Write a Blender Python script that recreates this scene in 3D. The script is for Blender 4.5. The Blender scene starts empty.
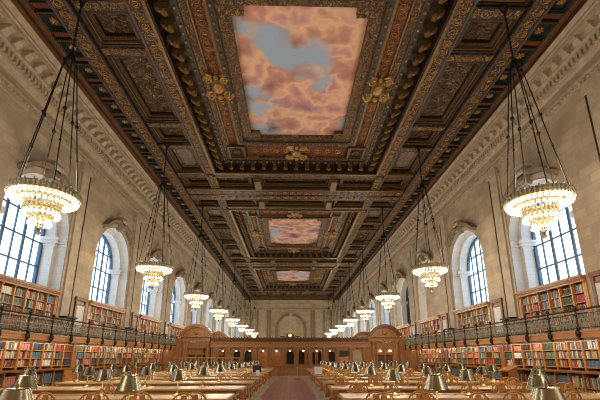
import bpy, bmesh, math, random
from math import sin, cos, pi, radians
from mathutils import Vector, Matrix
R = random.Random(7)
SC = bpy.context.scene
COL = SC.collection

# ------------------------------------------------------------------ helpers
def lin(c):
    o = []
    for v in c:
        v /= 255.0
        o.append(v / 12.92 if v <= 0.04045 else ((v + 0.055) / 1.055) ** 2.4)
    return (o[0], o[1], o[2], 1.0)

class NB:
    """small node-building helper"""
    def __init__(self, name):
        self.m = bpy.data.materials.new(name); self.m.use_nodes = True
        self.t = self.m.node_tree; self.n = self.t.nodes; self.l = self.t.links
        self.b = self.n['Principled BSDF']
    def new(self, typ, **kw):
        n = self.n.new(typ)
        for k, v in kw.items():
            if k.startswith('i_'): n.inputs[k[2:].replace('_', ' ')].default_value = v
            else: setattr(n, k, v)
        return n
    def link(self, a, b): self.l.new(a, b)
    def coord(self, order=None, scale=(1, 1, 1)):
        tc = self.new('ShaderNodeTexCoord'); out = tc.outputs['Object']
        if order:
            s = self.new('ShaderNodeSeparateXYZ'); self.link(out, s.inputs[0])
            c = self.new('ShaderNodeCombineXYZ')
            for i, ax in enumerate(order):
                if ax in 'XYZ': self.link(s.outputs['XYZ'.index(ax)], c.inputs[i])
            out = c.outputs[0]
        if scale != (1, 1, 1):
            mp = self.new('ShaderNodeMapping'); mp.inputs['Scale'].default_value = scale
            self.link(out, mp.inputs[0]); out = mp.outputs[0]
        return out
    def ramp(self, fac, stops, interp='LINEAR'):
        r = self.new('ShaderNodeValToRGB'); e = r.color_ramp; e.interpolation = interp
        while len(e.elements) < len(stops): e.elements.new(0.5)
        for el, (p, c) in zip(e.elements, stops): el.position = p; el.color = c
        self.link(fac, r.inputs[0]); return r.outputs[0]
    def mix(self, fac, a, b, mode='MIX'):
        m = self.new('ShaderNodeMix', data_type='RGBA', blend_type=mode)
        for i, v in ((0, fac), (6, a), (7, b)):
            if isinstance(v, (int, float, tuple)): m.inputs[i].default_value = v
            else: self.link(v, m.inputs[i])
        return m.outputs[2]
    def noise(self, co, scale, detail=3, dist=0.0, rough=0.5):
        n = self.new('ShaderNodeTexNoise'); n.inputs['Scale'].default_value = scale
        n.inputs['Detail'].default_value = detail; n.inputs['Distortion'].default_value = dist
        n.inputs['Roughness'].default_value = rough
        self.link(co, n.inputs['Vector']); return n.outputs[0]
    def bump(self, h, strength=0.3, dist=0.02):
        b = self.new('ShaderNodeBump'); b.inputs['Strength'].default_value = strength
        b.inputs['Distance'].default_value = dist
        self.link(h, b.inputs['Height']); self.link(b.outputs[0], self.b.inputs['Normal'])
    def col(self, c):
        if isinstance(c, tuple): self.b.inputs['Base Color'].default_value = c
        else: self.link(c, self.b.inputs['Base Color'])
    def set(self, rough=0.5, metal=0.0):
        self.b.inputs['Roughness'].default_value = rough; self.b.inputs['Metallic'].default_value = metal

def mul(c, k): return (c[0] * k, c[1] * k, c[2] * k, 1)

def plain(name, c, rough=0.5, metal=0.0, var=0.15, vs=3.0):
    b = NB(name); c = lin(c); b.set(rough, metal)
    n = b.noise(b.coord(), vs, 4)
    b.col(b.ramp(n, [(0.3, mul(c, 1 - var)), (0.7, mul(c, 1 + var))]))
    return b.m

def wood(name, c, rough=0.35, stretch=(1, 1, 1), var=0.3, scale=4):
    b = NB(name); c = lin(c); b.set(rough)
    n = b.noise(b.coord(scale=stretch), scale, 5, 0.6)
    b.col(b.ramp(n, [(0.3, mul(c, 1 - var)), (0.55, c), (0.75, mul(c, 1 + var))]))
    return b.m

def stone(name, c, order, bw=1.3, bh=0.48, var=0.2, joint=0.72):
    b = NB(name); c = lin(c); b.set(0.8)
    co = b.coord(order)
    br = b.new('ShaderNodeTexBrick'); b.link(co, br.inputs['Vector'])
    br.inputs['Scale'].default_value = 1; br.inputs['Brick Width'].default_value = bw
    br.inputs['Row Height'].default_value = bh; br.inputs['Mortar Size'].default_value = 0.012
    br.inputs['Color1'].default_value = mul(c, 1 + var * 0.6); br.inputs['Color2'].default_value = mul(c, 1 - var * 0.6)
    br.inputs['Mortar'].default_value = mul(c, joint)
    n = b.noise(b.coord(), 0.9, 5)
    v = b.ramp(n, [(0.25, (1 - var, 1 - var, 1 - var * 1.1, 1)), (0.75, (1 + var, 1 + var * 0.95, 1 + var * 0.9, 1))])
    b.col(b.mix(1.0, br.outputs['Color'], v, 'MULTIPLY'))
    return b.m

def gilt_scroll(name, base, gold, scale=3.0, freq=22.0, thr=0.25, rough=0.4):
    """dark painted ground covered in gilded carved scrollwork"""
    b = NB(name); b.set(rough)
    n = b.noise(b.coord(), scale, 1.5, 1.6)
    m1 = b.new('ShaderNodeMath', operation='MULTIPLY'); b.link(n, m1.inputs[0]); m1.inputs[1].default_value = freq
    m2 = b.new('ShaderNodeMath', operation='SINE'); b.link(m1.outputs[0], m2.inputs[0])
    f = b.ramp(m2.outputs[0], [(thr, (0, 0, 0, 1)), (thr + 0.25, (1, 1, 1, 1))])
    n2 = b.noise(b.coord(), 2.0, 3)
    g = b.ramp(n2, [(0.3, mul(lin(gold), 0.55)), (0.7, mul(lin(gold), 1.25))])
    b.col(b.mix(f, lin(base), g))
    me = b.new('ShaderNodeMath', operation='MULTIPLY'); b.link(f, me.inputs[0]); me.inputs[1].default_value = 0.55
    b.link(me.outputs[0], b.b.inputs['Metallic'])
    b.bump(m2.outputs[0], 0.6, 0.04)
    return b.m

def emit(name, c, s):
    b = NB(name); b.col(lin(c))
    b.b.inputs['Emission Color'].default_value = lin(c); b.b.inputs['Emission Strength'].default_value = s
    try: b.m.cycles.emission_sampling = 'NONE'
    except Exception: pass
    return b.m

M = {}
M['stone_side'] = stone('limestone_side', (176, 159, 135), 'YZ0', 1.05, 0.4, 0.22, 0.8)
M['stone_end'] = stone('limestone_end', (190, 170, 140), 'XZ0')
M['stone_shaded'] = plain('limestone_shaded', (138, 120, 97), 0.85, var=0.2)  # darker tone paints in shade on the arch hoods, keystones and far-wall relief
M['stone_trim'] = plain('limestone_carved', (180, 165, 143), 0.8, var=0.18)
M['stone_pale_daylit'] = stone('limestone_pale_daylit', (222, 222, 220), 'YZ0', 0.9, 0.42, 0.06, 0.9)  # daylight on the window reveals painted in as paleness; door panels share it
M['oak'] = wood('oak', (172, 116, 60), 0.38, (1, 0.25, 3))
M['oak_gold'] = wood('oak_gold', (206, 138, 66), 0.35, (1, 0.3, 3))
M['oak_table'] = wood('oak_table', (226, 184, 130), 0.3, (0.3, 2, 2))
M['oak_chair'] = wood('oak_chair', (206, 146, 80), 0.35, (2, 2, 1))
M['walnut'] = wood('walnut', (122, 74, 40), 0.4, (1, 1, 0.4))
M['screen'] = wood('screen_oak', (158, 106, 58), 0.4, (2, 1, 0.4))
M['screen_dark'] = wood('screen_oak_dark', (104, 66, 36), 0.45, (2, 1, 0.4))
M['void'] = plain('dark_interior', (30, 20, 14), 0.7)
M['ceil_wood'] = wood('ceiling_walnut', (78, 52, 30), 0.45, (1, 0.2, 1), 0.35)
M['ceil_dark'] = wood('ceiling_dark', (46, 30, 19), 0.5, (1, 0.3, 1), 0.35)
M['ceil_brown'] = wood('ceiling_brown', (108, 68, 34), 0.45, (1, 0.3, 1), 0.35)
M['ceil_violet'] = plain('ceiling_violet_grey', (86, 70, 66), 0.55, var=0.25)
M['red_band'] = plain('ceiling_red', (126, 62, 48), 0.5, var=0.2)
M['teal'] = plain('ceiling_teal', (34, 44, 44), 0.5, var=0.25)
M['olive'] = plain('ceiling_olive', (52, 44, 32), 0.5, var=0.25)
M['gold'] = plain('gilt', (184, 142, 82), 0.38, 0.55, 0.3, 6)
M['gold_dull'] = plain('gilt_dull', (122, 92, 54), 0.42, 0.4, 0.35, 6)
M['scroll'] = gilt_scroll('gilt_scroll', (60, 49, 42), (160, 122, 76))
M['scroll_brown'] = gilt_scroll('gilt_scroll_brown', (48, 34, 22), (150, 110, 62), 4.0, 24)
M['scroll_red'] = gilt_scroll('gilt_scroll_red', (88, 46, 26), (176, 112, 58), 4.5, 24)
M['scroll_fine'] = gilt_scroll('gilt_fine', (56, 40, 22), (176, 132, 72), 7, 20, 0.15)
M['scroll_grey'] = gilt_scroll('gilt_scroll_grey', (62, 55, 50), (178, 146, 104), 4.0, 22)
M['silver_panel'] = gilt_scroll('silver_panel', (120, 112, 104), (190, 170, 140), 5.0, 14, 0.6)
M['tan_panel'] = plain('tan_panel', (176, 130, 78), 0.5, 0.1, 0.15)
M['brass'] = plain('brass', (176, 152, 104), 0.28, 0.85, 0.12, 5)
M['brass_shade'] = plain('brass_shade', (164, 155, 130), 0.25, 1.0, 0.06, 4)
M['shade_in'] = plain('shade_inside', (235, 225, 200), 0.6)
M['bronze'] = plain('bronze', (62, 56, 44), 0.45, 0.6, 0.2)
M['bronze_mesh'] = plain('bronze_lattice', (150, 145, 124), 0.5, 0.4, 0.25)
M['iron'] = plain('black_iron', (40, 36, 33), 0.5, 0.6)
M['blue_steel'] = plain('blue_window_frame', (70, 98, 124), 0.45, 0.1)
M['marble'] = plain('pale_marble', (205, 196, 184), 0.25, var=0.1)
M['bulb'] = emit('lamp_bulb', (255, 234, 202), 6.0)
M['glow_small'] = emit('small_lamp', (255, 226, 178), 6.0)
M['clock_face'] = emit('clock_dial', (255, 214, 140), 1.6)
M['crystal'] = plain('crystal', (176, 166, 142), 0.15, 0.0, 0.3, 14)
M['white'] = plain('white_card', (236, 238, 240), 0.6, var=0.02)
M['navy'] = plain('navy_plastic', (38, 52, 78), 0.5)
M['black'] = plain('black_plastic', (20, 20, 22), 0.45)
M['green_screen'] = plain('dark_green_screen', (26, 40, 34), 0.4)
M['pale_glass'] = plain('obscured_glass', (172, 160, 128), 0.3)
M['facade'] = stone('pale_facade', (208, 214, 222), 'YZ0', 3.2, 3.4, 0.05, 0.8)
M['facade_blue'] = stone('blue_facade', (120, 160, 205), 'YZ0', 2.2, 3.0, 0.12, 0.7)
M['paper'] = plain('paper', (226, 214, 190), 0.8)

b = NB('red_tile'); b.set(0.45)
ck = b.new('ShaderNodeTexBrick'); b.link(b.coord('XY0'), ck.inputs['Vector'])
ck.offset = 0; ck.inputs['Scale'].default_value = 1
for k, v in (('Brick Width', 0.3), ('Row Height', 0.3), ('Mortar Size', 0.008)): ck.inputs[k].default_value = v
ck.inputs['Color1'].default_value = lin((188, 130, 118)); ck.inputs['Color2'].default_value = lin((168, 112, 102))
ck.inputs['Mortar'].default_value = lin((110, 74, 62)); b.col(ck.outputs['Color']); M['red_tile'] = b.m

b = NB('window_glass'); t = b.t
out = b.n['Material Output']; tr = b.new('ShaderNodeBsdfTransparent'); gl = b.new('ShaderNodeBsdfGlossy')
tr.inputs[0].default_value = (0.96, 0.98, 1, 1); gl.inputs['Roughness'].default_value = 0.05
mx = b.new('ShaderNodeMixShader'); mx.inputs[0].default_value = 0.05
b.link(tr.outputs[0], mx.inputs[1]); b.link(gl.outputs[0], mx.inputs[2]); b.link(mx.outputs[0], out.inputs[0])
M['glass'] = b.m

b = NB('sky_painting'); b.set(0.6)
co = b.coord()
w = b.noise(co, 0.22, 2); warp = b.new('ShaderNodeVectorMath', operation='ADD')
wn = b.new('ShaderNodeTexNoise'); wn.inputs['Scale'].default_value = 0.6; wn.inputs['Detail'].default_value = 6
b.link(co, wn.inputs['Vector'])
sc_ = b.new('ShaderNodeVectorMath', operation='SCALE'); sc_.inputs['Scale'].default_value = 1.1
b.link(wn.outputs[1], sc_.inputs[0]); b.link(co, warp.inputs[0]); b.link(sc_.outputs[0], warp.inputs[1])
c1 = b.noise(warp.outputs[0], 0.5, 3, 0.0, 0.5)
cloud = b.ramp(c1, [(0.30, lin((112, 94, 100))), (0.40, lin((190, 142, 134))), (0.47, lin((220, 162, 142))), (0.53, lin((248, 208, 172))), (0.60, lin((222, 166, 162))), (0.70, lin((150, 120, 128)))])
c2 = b.noise(warp.outputs[0], 0.3, 6, 0.0, 0.55)
mask = b.ramp(c2, [(0.53, (0, 0, 0, 1)), (0.62, (1, 1, 1, 1))])
b.col(b.mix(mask, cloud, lin((170, 198, 226)))); M['mural'] = b.m

BOOK_COL = [(76, 98, 78), (56, 74, 100), (122, 58, 52), (184, 76, 64), (226, 220, 208), (206, 194, 170), (98, 126, 144),
            (122, 134, 112), (66, 58, 54), (212, 140, 132), (196, 164, 110), (92, 156, 156), (54, 84, 144), (240, 240, 236)]
BOOK_NAME = ['dark green', 'navy', 'maroon', 'red', 'cream', 'beige', 'slate blue', 'sage green', 'dark brown', 'pink', 'tan',
             'teal', 'royal blue', 'white']
BM = [plain('book_cloth_' + n.replace(' ', '_'), c, 0.55, var=0.12, vs=8) for n, c in zip(BOOK_NAME, BOOK_COL)]

class MB:
    def __init__(s): s.v = []; s.f = []; s.mi = []
    def add(s, vs, fs, m=0):
        o = len(s.v); s.v += [tuple(p) for p in vs]
        for f in fs: s.f.append(tuple(i + o for i in f)); s.mi.append(m)
    def box(s, x0, x1, y0, y1, z0, z1, m=0):
        x0, x1 = min(x0, x1), max(x0, x1); y0, y1 = min(y0, y1), max(y0, y1); z0, z1 = min(z0, z1), max(z0, z1)
        s.add([(x0, y0, z0), (x1, y0, z0), (x1, y1, z0), (x0, y1, z0), (x0, y0, z1), (x1, y0, z1), (x1, y1, z1), (x0, y1, z1)],
              [(0, 3, 2, 1), (4, 5, 6, 7), (0, 1, 5, 4), (1, 2, 6, 5), (2, 3, 7, 6), (3, 0, 4, 7)], m)
    def prism(s, poly, ax, a0, a1, m=0):
        """poly: 2-D points in the two other axes (cyclic order of ax: X->(y,z), Y->(x,z), Z->(x,y))"""
        def P(p, a): return {'X': (a, p[0], p[1]), 'Y': (p[0], a, p[1]), 'Z': (p[0], p[1], a)}[ax]
        n = len(poly); vs = [P(p, a0) for p in poly] + [P(p, a1) for p in poly]
        s.add(vs, [tuple(range(n)), tuple(range(2 * n - 1, n - 1, -1))] + [(i, i + n, (i + 1) % n + n, (i + 1) % n) for i in range(n)], m)
    def ringframe(s, x0, x1, y0, y1, w, z0, z1, m=0):
        s.box(x0, x1, y0, y0 + w, z0, z1, m); s.box(x0, x1, y1 - w, y1, z0, z1, m)
        s.box(x0, x0 + w, y0 + w, y1 - w, z0, z1, m); s.box(x1 - w, x1, y0 + w, y1 - w, z0, z1, m)
    def lathe(s, prof, seg=16, c=(0, 0, 0), m=0, closed=False):
        vs = []; fs = []; n = len(prof)
        for i in range(seg):
            a = 2 * pi * i / seg
            for r, z in prof: vs.append((c[0] + r * cos(a), c[1] + r * sin(a), c[2] + z))
        for i in range(seg):
            j = (i + 1) % seg
            for k in range(n if closed else n - 1):
                k2 = (k + 1) % n
                fs.append((i * n + k, j * n + k, j * n + k2, i * n + k2))
        s.add(vs, fs, m)
    def tube(s, pts, r, seg=6, m=0, rr=None):
        pts = [Vector(p) for p in pts]; n = len(pts); vs = []; fs = []
        for i, p in enumerate(pts):
            d = (pts[min(i + 1, n - 1)] - pts[max(i - 1, 0)]).normalized()
            a = d.cross(Vector((0, 0, 1))) if abs(d.z) < 0.9 else d.cross(Vector((1, 0, 0)))
            a.normalize(); b_ = d.cross(a); q = rr[i] if rr else r
            for k in range(seg):
                t_ = 2 * pi * k / seg; vs.append(p + a * (q * cos(t_)) + b_ * (q * sin(t_)))
        for i in range(n - 1):
            for k in range(seg):
                k2 = (k + 1) % seg; fs.append((i * seg + k, i * seg + k2, (i + 1) * seg + k2, (i + 1) * seg + k))
        fs.append(tuple(range(seg - 1, -1, -1))); fs.append(tuple((n - 1) * seg + k for k in range(seg)))
        s.add(vs, fs, m)
    def ball(s, c, r, seg=8, rings=5, m=0, sc=(1, 1, 1)):
        vs = [(c[0], c[1], c[2] + r * sc[2])]; fs = []
        for i in range(1, rings):
            t_ = pi * i / rings
            for k in range(seg):
                a = 2 * pi * k / seg
                vs.append((c[0] + r * sc[0] * sin(t_) * cos(a), c[1] + r * sc[1] * sin(t_) * sin(a), c[2] + r * sc[2] * cos(t_)))
        vs.append((c[0], c[1], c[2] - r * sc[2])); L = len(vs) - 1
        for k in range(seg):
            k2 = (k + 1) % seg; fs.append((0, 1 + k, 1 + k2)); fs.append((L, L - seg + k2, L - seg + k))
            for i in range(rings - 2):
                fs.append((1 + i * seg + k, 1 + (i + 1) * seg + k, 1 + (i + 1) * seg + k2, 1 + i * seg + k2))
        s.add(vs, fs, m)
    def build(s, name, mats, parent=None, smooth=False, loc=None, fix=True):
        me = bpy.data.meshes.new(name)
        off = Vector((0, 0, 0))
        if parent is not None:
            p = parent
            while p is not None: off += p.location; p = p.parent
        vs = s.v if off.length == 0 else [(v[0] - off.x, v[1] - off.y, v[2] - off.z) for v in s.v]
        me.from_pydata(vs, [], s.f)
        if not isinstance(mats, (list, tuple)): mats = [mats]
        for m in mats: me.materials.append(m)
        me.polygons.foreach_set('material_index', s.mi)
        if smooth: me.polygons.foreach_set('use_smooth', [True] * len(s.f))
        if fix:
            bm = bmesh.new(); bm.from_mesh(me); bmesh.ops.recalc_face_normals(bm, faces=bm.faces[:]); bm.to_mesh(me); bm.free()
        me.update()
        o = bpy.data.objects.new(name, me); COL.objects.link(o)
        if parent is not None: o.parent = parent
        if loc: o.location = loc
        return o

def tag(o, label=None, cat=None, group=None, kind=None):
    if label: o['label'] = label
    if cat: o['category'] = cat
    if group: o['group'] = group
    if kind: o['kind'] = kind
    return o
KIDS = {}
def empty(name, loc=(0, 0, 0), rz=0, **kw):
    o = bpy.data.objects.new(name, None); COL.objects.link(o); o.location = loc; o.rotation_euler = (0, 0, rz)
    o.empty_display_size = 0.1
    return tag(o, **kw)
def copy_tree(o, loc=None, rz=None, parent=None):
    c = o.copy(); COL.objects.link(c)
    if parent is not None: c.parent = parent
    if loc is not None: c.location = loc
    if rz is not None: c.rotation_euler = (0, 0, rz)
    for ch in o.children: copy_tree(ch, parent=c)
    return c
ORD = ['first', 'second', 'third', 'fourth', 'fifth', 'sixth', 'seventh', 'eighth', 'ninth', 'tenth', 'eleventh', 'twelfth', 'thirteenth',
       'fourteenth', 'fifteenth', 'sixteenth', 'seventeenth', 'eighteenth', 'nineteenth']
TENS = {2: 'twent', 3: 'thirt', 4: 'fort', 5: 'fift', 6: 'sixt', 7: 'sevent', 8: 'eight', 9: 'ninet'}
def nth(i):          # i from 0
    n = i + 1
    if n < 20: return ORD[n - 1]
    t_, u_ = divmod(n, 10)
    return TENS[t_] + 'ieth' if u_ == 0 else TENS[t_] + 'y-' + ORD[u_ - 1]
def side(s): return 'left' if s < 0 else 'right'

# ------------------------------------------------------------------ the hall: key measures
CX = 0.15            # centre between the side walls
WU = 11.9            # half width
CC = 0.30            # centre of the ceiling
ZC = 14.9
Y0, Y1 = -2.0, 91.0
BAY = 7.8
WYC = [17.3 + BAY * k for k in range(-2, 10)]          # window centres
A1, A2 = 2.4, 2.1; ZS = 7.75; ZB = 2.65                # opening half width, inner, spring, gallery floor

# ------------------------------------------------------------------ render look, daylight
SC.view_settings.view_transform = 'Standard'; SC.view_settings.look = 'None'; SC.view_settings.gamma = 1
SC.view_settings.use_curve_mapping = False; SC.view_settings.exposure = 0.1
SC.cycles.use_denoising = True; SC.cycles.denoising_prefilter = 'ACCURATE'; SC.cycles.filter_width = 1.0
SC.cycles.max_bounces = 8; SC.cycles.diffuse_bounces = 5; SC.cycles.transparent_max_bounces = 12; SC.cycles.sample_clamp_indirect = 6
wd = bpy.data.worlds.new('daylight'); SC.world = wd; wd.use_nodes = True
bg = wd.node_tree.nodes['Background']; bg.inputs[0].default_value = (0.66, 0.84, 1.0, 1); bg.inputs[1].default_value = 2.8
CH_W, UP_W = 230, 215
SHELF_W, TABLE_W = 26, 6.5
# ------------------------------------------------------------------ camera
f_px, px0, py0, vx, vy, EYE = 378.0, 300.0, 254.0, 291.0, 357.0, 1.65
pitch = math.atan((vy - py0) / f_px); yaw = math.atan((px0 - vx) / (f_px / cos(pitch)))
Fv = Vector((sin(yaw) * cos(pitch), cos(yaw) * cos(pitch), sin(pitch))); Rv = Vector((cos(yaw), -sin(yaw), 0)); Uv = Rv.cross(Fv)
cd = bpy.data.cameras.new('camera'); cam = bpy.data.objects.new('camera', cd); COL.objects.link(cam)
cd.sensor_width = 36; cd.lens = f_px * 36 / 600; cd.shift_y = (py0 - 200) / 600; cd.clip_end = 400
cam.matrix_world = Matrix(((Rv.x, Uv.x, -Fv.x, 0), (Rv.y, Uv.y, -Fv.y, 0), (Rv.z, Uv.z, -Fv.z, EYE), (0, 0, 0, 1)))
SC.camera = cam
def px(x, y, z):
    v = Vector((x, y, z - EYE)); d = v.dot(Fv)
    if d < 0.3: return None
    return (px0 + f_px * v.dot(Rv) / d, py0 - f_px * v.dot(Uv) / d, d)

# ------------------------------------------------------------------ floor
XL, XR = -CX - WU, CX + WU
mb = MB()
mb.box(XL - 0.4, -1.27, Y0, Y1, -0.3, 0, 0)
mb.box(1.07, XR + 0.4, Y0, Y1, -0.3, 0, 0)
mb.box(-1.27, 1.07, Y0, 33.2, -0.3, 0, 1)
mb.box(-1.27, 1.07, 33.2, Y1, -0.3, 0, 0)
tag(mb.build('floor', [M['marble'], M['red_tile']]), 'pale stone floor with red tiled central aisle', 'floor', kind='structure')

# ------------------------------------------------------------------ side walls with arched openings
NA = 20
def arch_pts(yc, a, zb, zs=ZS):
    p = [(yc - a, zb), (yc - a, zs)]
    p += [(yc - a * cos(pi * i / NA), zs + a * sin(pi * i / NA)) for i in range(1, NA)]
    return p + [(yc + a, zs), (yc + a, zb)]
for s in (-1, 1):
    mb = MB(); X = lambda u: s * (CX + u)
    ya = WYC[0] - BAY / 2; yb = WYC[-1] + BAY / 2
    def quad(p, m=0): mb.add(p, [(0, 1, 2, 3)], m)
    def wq(y0, y1, z0, z1, u=WU, m=0): quad([(X(u), y0, z0), (X(u), y1, z0), (X(u), y1, z1), (X(u), y0, z1)], m)
    wq(Y0 - 0.5, ya, 0, 15.2); wq(yb, Y1 + 0.5, 0, 15.2)
    for k, yc in enumerate(WYC):
        wq(yc - BAY / 2, yc - A1, 0, 15.2); wq(yc + A1, yc + BAY / 2, 0, 15.2); wq(yc - A1, yc + A1, 0, ZB)
        P = arch_pts(yc, A1, ZB)
        for (y_a, z_a), (y_b, z_b) in zip(P[1:-1], P[2:-1]):
            quad([(X(WU), y_a, z_a), (X(WU), y_b, z_b), (X(WU), y_b, 15.2), (X(WU), y_a, 15.2)])
        Q = arch_pts(yc, A2, ZB)
        for i in range(len(P) - 1):                       # stepped reveal
            (a, b_), (c, d) = P[i], P[i + 1]; (e, g), (h, j) = Q[i], Q[i + 1]
            quad([(X(WU), a, b_), (X(WU), c, d), (X(WU + .5), c, d), (X(WU + .5), a, b_)], 1)
            quad([(X(WU + .5), a, b_), (X(WU + .5), c, d), (X(WU + .5), h, j), (X(WU + .5), e, g)], 1)
            quad([(X(WU + .5), e, g), (X(WU + .5), h, j), (X(WU + 1.25), h, j), (X(WU + 1.25), e, g)], 1)
        quad([(X(WU), yc - A1, ZB), (X(WU), yc + A1, ZB), (X(WU + .5), yc + A1, ZB), (X(WU + .5), yc - A1, ZB)], 1)
        # solid below the window behind the upper bookcase
        mb.box(X(WU + .5), X(WU + 1.25), yc - A2, yc + A2, ZB, 4.9, 1)
    w = mb.build('wall_' + side(s), [M['stone_side'], M['stone_pale_daylit']], fix=False)
    tag(w, side(s) + ' limestone wall with tall arched window bays', 'wall', kind='structure')
    # carved trim belonging to the wall: impost blocks, arch hoods, keystones, pilaster strips
    for k, yc in enumerate(WYC):
        mb = MB()
        for q in (-1, 1):
            y_ = yc + q * A1
            for z0, z1, p in ((7.3, 7.38, .07), (7.38, 7.44, .03), (7.44, 7.6, .14), (7.6, 7.75, .24)):
                mb.box(X(WU + .02), X(WU + .5), y_, y_ - q * p, z0, z1, 1)
                mb.box(X(WU + .5), X(WU + 1.2), yc + q * A2, yc + q * (A2 - p), z0, z1, 1)
                mb.box(X(WU + .5 - p), X(WU + .5), y_, yc + q * (A2 - p), z0, z1, 1)
        n = 14; a0, a1 = radians(44), radians(136)
        for r0, r1, p in ((2.5, 2.7, .1), (2.74, 2.96, .42)):
            inn = []; 
            for i in range(n + 1):
                t_ = a0 + (a1 - a0) * i / n
                inn.append((yc - cos(t_) * r0, ZS + sin(t_) * r0, yc - cos(t_) * r1, ZS + sin(t_) * r1))
            for A, B in zip(inn, inn[1:]):
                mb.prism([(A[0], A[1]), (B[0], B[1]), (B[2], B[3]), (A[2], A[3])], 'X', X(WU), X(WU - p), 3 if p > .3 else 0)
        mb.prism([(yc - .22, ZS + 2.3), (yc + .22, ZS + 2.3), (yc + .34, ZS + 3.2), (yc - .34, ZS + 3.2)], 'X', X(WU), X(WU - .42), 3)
        mb.box(X(WU), X(WU - .5), yc - .4, yc + .4, ZS + 3.2, ZS + 3.36)
        mb.tube([(X(WU - .42), yc - .3, ZS + 2.95), (X(WU - .42), yc + .3, ZS + 2.95)], .13, 10)
        mb.tube([(X(WU - .36), yc - .22, ZS + 2.45), (X(WU - .36), yc + .22, ZS + 2.45)], .09, 10)
        # pilaster strip beyond the window and thin panel line
        mb.box(X(WU), X(WU - .14), yc + 2.6, yc + 3.4, ZB, 12.4)
        mb.box(X(WU), X(WU - .2), yc + 2.5, yc + 3.5, 11.9, 12.4)
        mb.box(X(WU), X(WU - .05), yc + 2.42, yc + 2.6, ZB, 12.0)
        mb.box(X(WU - .14), X(WU - .17), yc + 3.33, yc + 3.39, ZB, 12.0, 2)
        o = mb.build('trim_%d' % (k + 1 + (0 if s < 0 else 20)), [M['stone_trim'], M['stone_pale_daylit'], M['bronze'], M['stone_shaded']])
        tag(o, 'carved arch hood, keystone and pilaster at the %s bay along the %s wall' % (nth(k), side(s)), 'wall trim', kind='structure')
    # continuous entablature: frieze moulding, dentils, corona
    mb = MB()
    mb.box(X(WU), X(WU - .08), Y0, Y1, 12.4, 12.75); mb.box(X(WU), X(WU - .16), Y0, Y1, 12.75, 12.85)
    y = 6.0
    while y < 80: mb.ball((X(WU - .1), y, 12.63), .07, 5, 4, 0); y += .22
    kc = 1.0 if s < 0 else .62
    W = lambda d: s * (CX + WU - d * kc)
    prof = [(WU, 13.3), (WU - .12, 13.35), (WU - .2, 13.5), (WU - .3, 13.5), (WU - .3, 13.86), (WU - .42, 13.95), (WU - .48, 14.02),
            (WU - .48, 14.36), (WU - .98, 14.36), (WU - .98, 14.52), (WU - 1.03, 14.58), (WU - 1.0, 14.7), (WU - 1.2, 14.86), (WU - 1.2, 15.0), (WU, 15.0)]
    mb.prism([(W(WU - u), z) for u, z in prof], 'Y', Y0, Y1)
    y = 5.5
    while y < 85:
        mb.box(W(.3), W(.46), y, y + .13, 13.56, 13.84); y += .24
    cor = mb.build('trim_%d' % (50 if s < 0 else 51), M['stone_trim'])
    tag(cor, 'stone cornice with dentils running along the top of the %s wall' % side(s), 'cornice', kind='structure')
    proto = None; far = MB(); cnt = 0; y = 6.3
    def modill(mb, x_, y):
        pr = [(.0, 14.36), (.0, 14.05), (.08, 14.0), (.2, 14.08), (.3, 14.2), (.42, 14.2), (.47, 14.28), (.47, 14.36)]
        mb.prism([(W(.48 + d), z) for d, z in pr], 'Y', y - .15, y + .15)
        mb.tube([(W(.58), y - .17, 14.1), (W(.58), y + .17, 14.1)], .09, 8)
    base = MB(); modill(base, 0, 0); pm = None
    while y < 88:
        if cnt < 98:
            if pm is None: pm = base.build('modillion', M['stone_trim'], cor)
            o = pm if cnt == 0 else pm.copy()
            if cnt: COL.objects.link(o); o.parent = cor
            o.location = (0, y, 0)
        else: modill(far, 0, y)
        cnt += 1; y += .68
    if far.v: tag(far.build('modillion', M['stone_trim'], cor), kind='stuff')

# end walls
for nm, yy, sg in (('far', Y1, 1), ('near', Y0, -1)):
    mb = MB()
    mb.box(XL - .5, XR + .5, yy, yy + sg * .4, -.3, 15.2)
    if sg > 0:
        xc = -.06
        mb.box(XL, XR, yy, yy - .14, 12.4, 12.8); mb.box(XL, XR, yy, yy - .5, 14.0, 14.5); mb.box(XL, XR, yy, yy - .9, 14.5, 14.9)
        for i in range(24):
            t0, t1 = pi * i / 24, pi * (i + 1) / 24
            q = [(xc - cos(t_) * r, 8.0 + sin(t_) * r) for t_, r in ((t0, 3.2), (t1, 3.2), (t1, 3.7), (t0, 3.7))]
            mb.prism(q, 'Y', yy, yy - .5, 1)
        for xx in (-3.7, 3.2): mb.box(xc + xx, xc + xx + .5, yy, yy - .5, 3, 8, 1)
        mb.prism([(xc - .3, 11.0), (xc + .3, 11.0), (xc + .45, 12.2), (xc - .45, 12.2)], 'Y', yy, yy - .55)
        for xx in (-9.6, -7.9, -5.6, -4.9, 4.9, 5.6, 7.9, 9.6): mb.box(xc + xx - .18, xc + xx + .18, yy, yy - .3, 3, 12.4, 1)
    tag(mb.build('wall_' + nm, [M['stone_end'], M['stone_shaded']]), ('%s end wall of limestone' % nm) + (' with a blind arch' if sg > 0 else ''), 'wall', kind='structure')
# corner piers at the far end
for s in (-1, 1):
    mb = MB(); mb.box(s * (CX + WU), s * (CX + WU - 1.1), Y1 - 1.2, Y1, 0, 14.9)
    tag(mb.build('trim_%d' % (60 if s < 0 else 61), M['stone_end']), 'stone corner pier at the far end of the %s wall' % side(s), 'pier', kind='structure')

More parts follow.
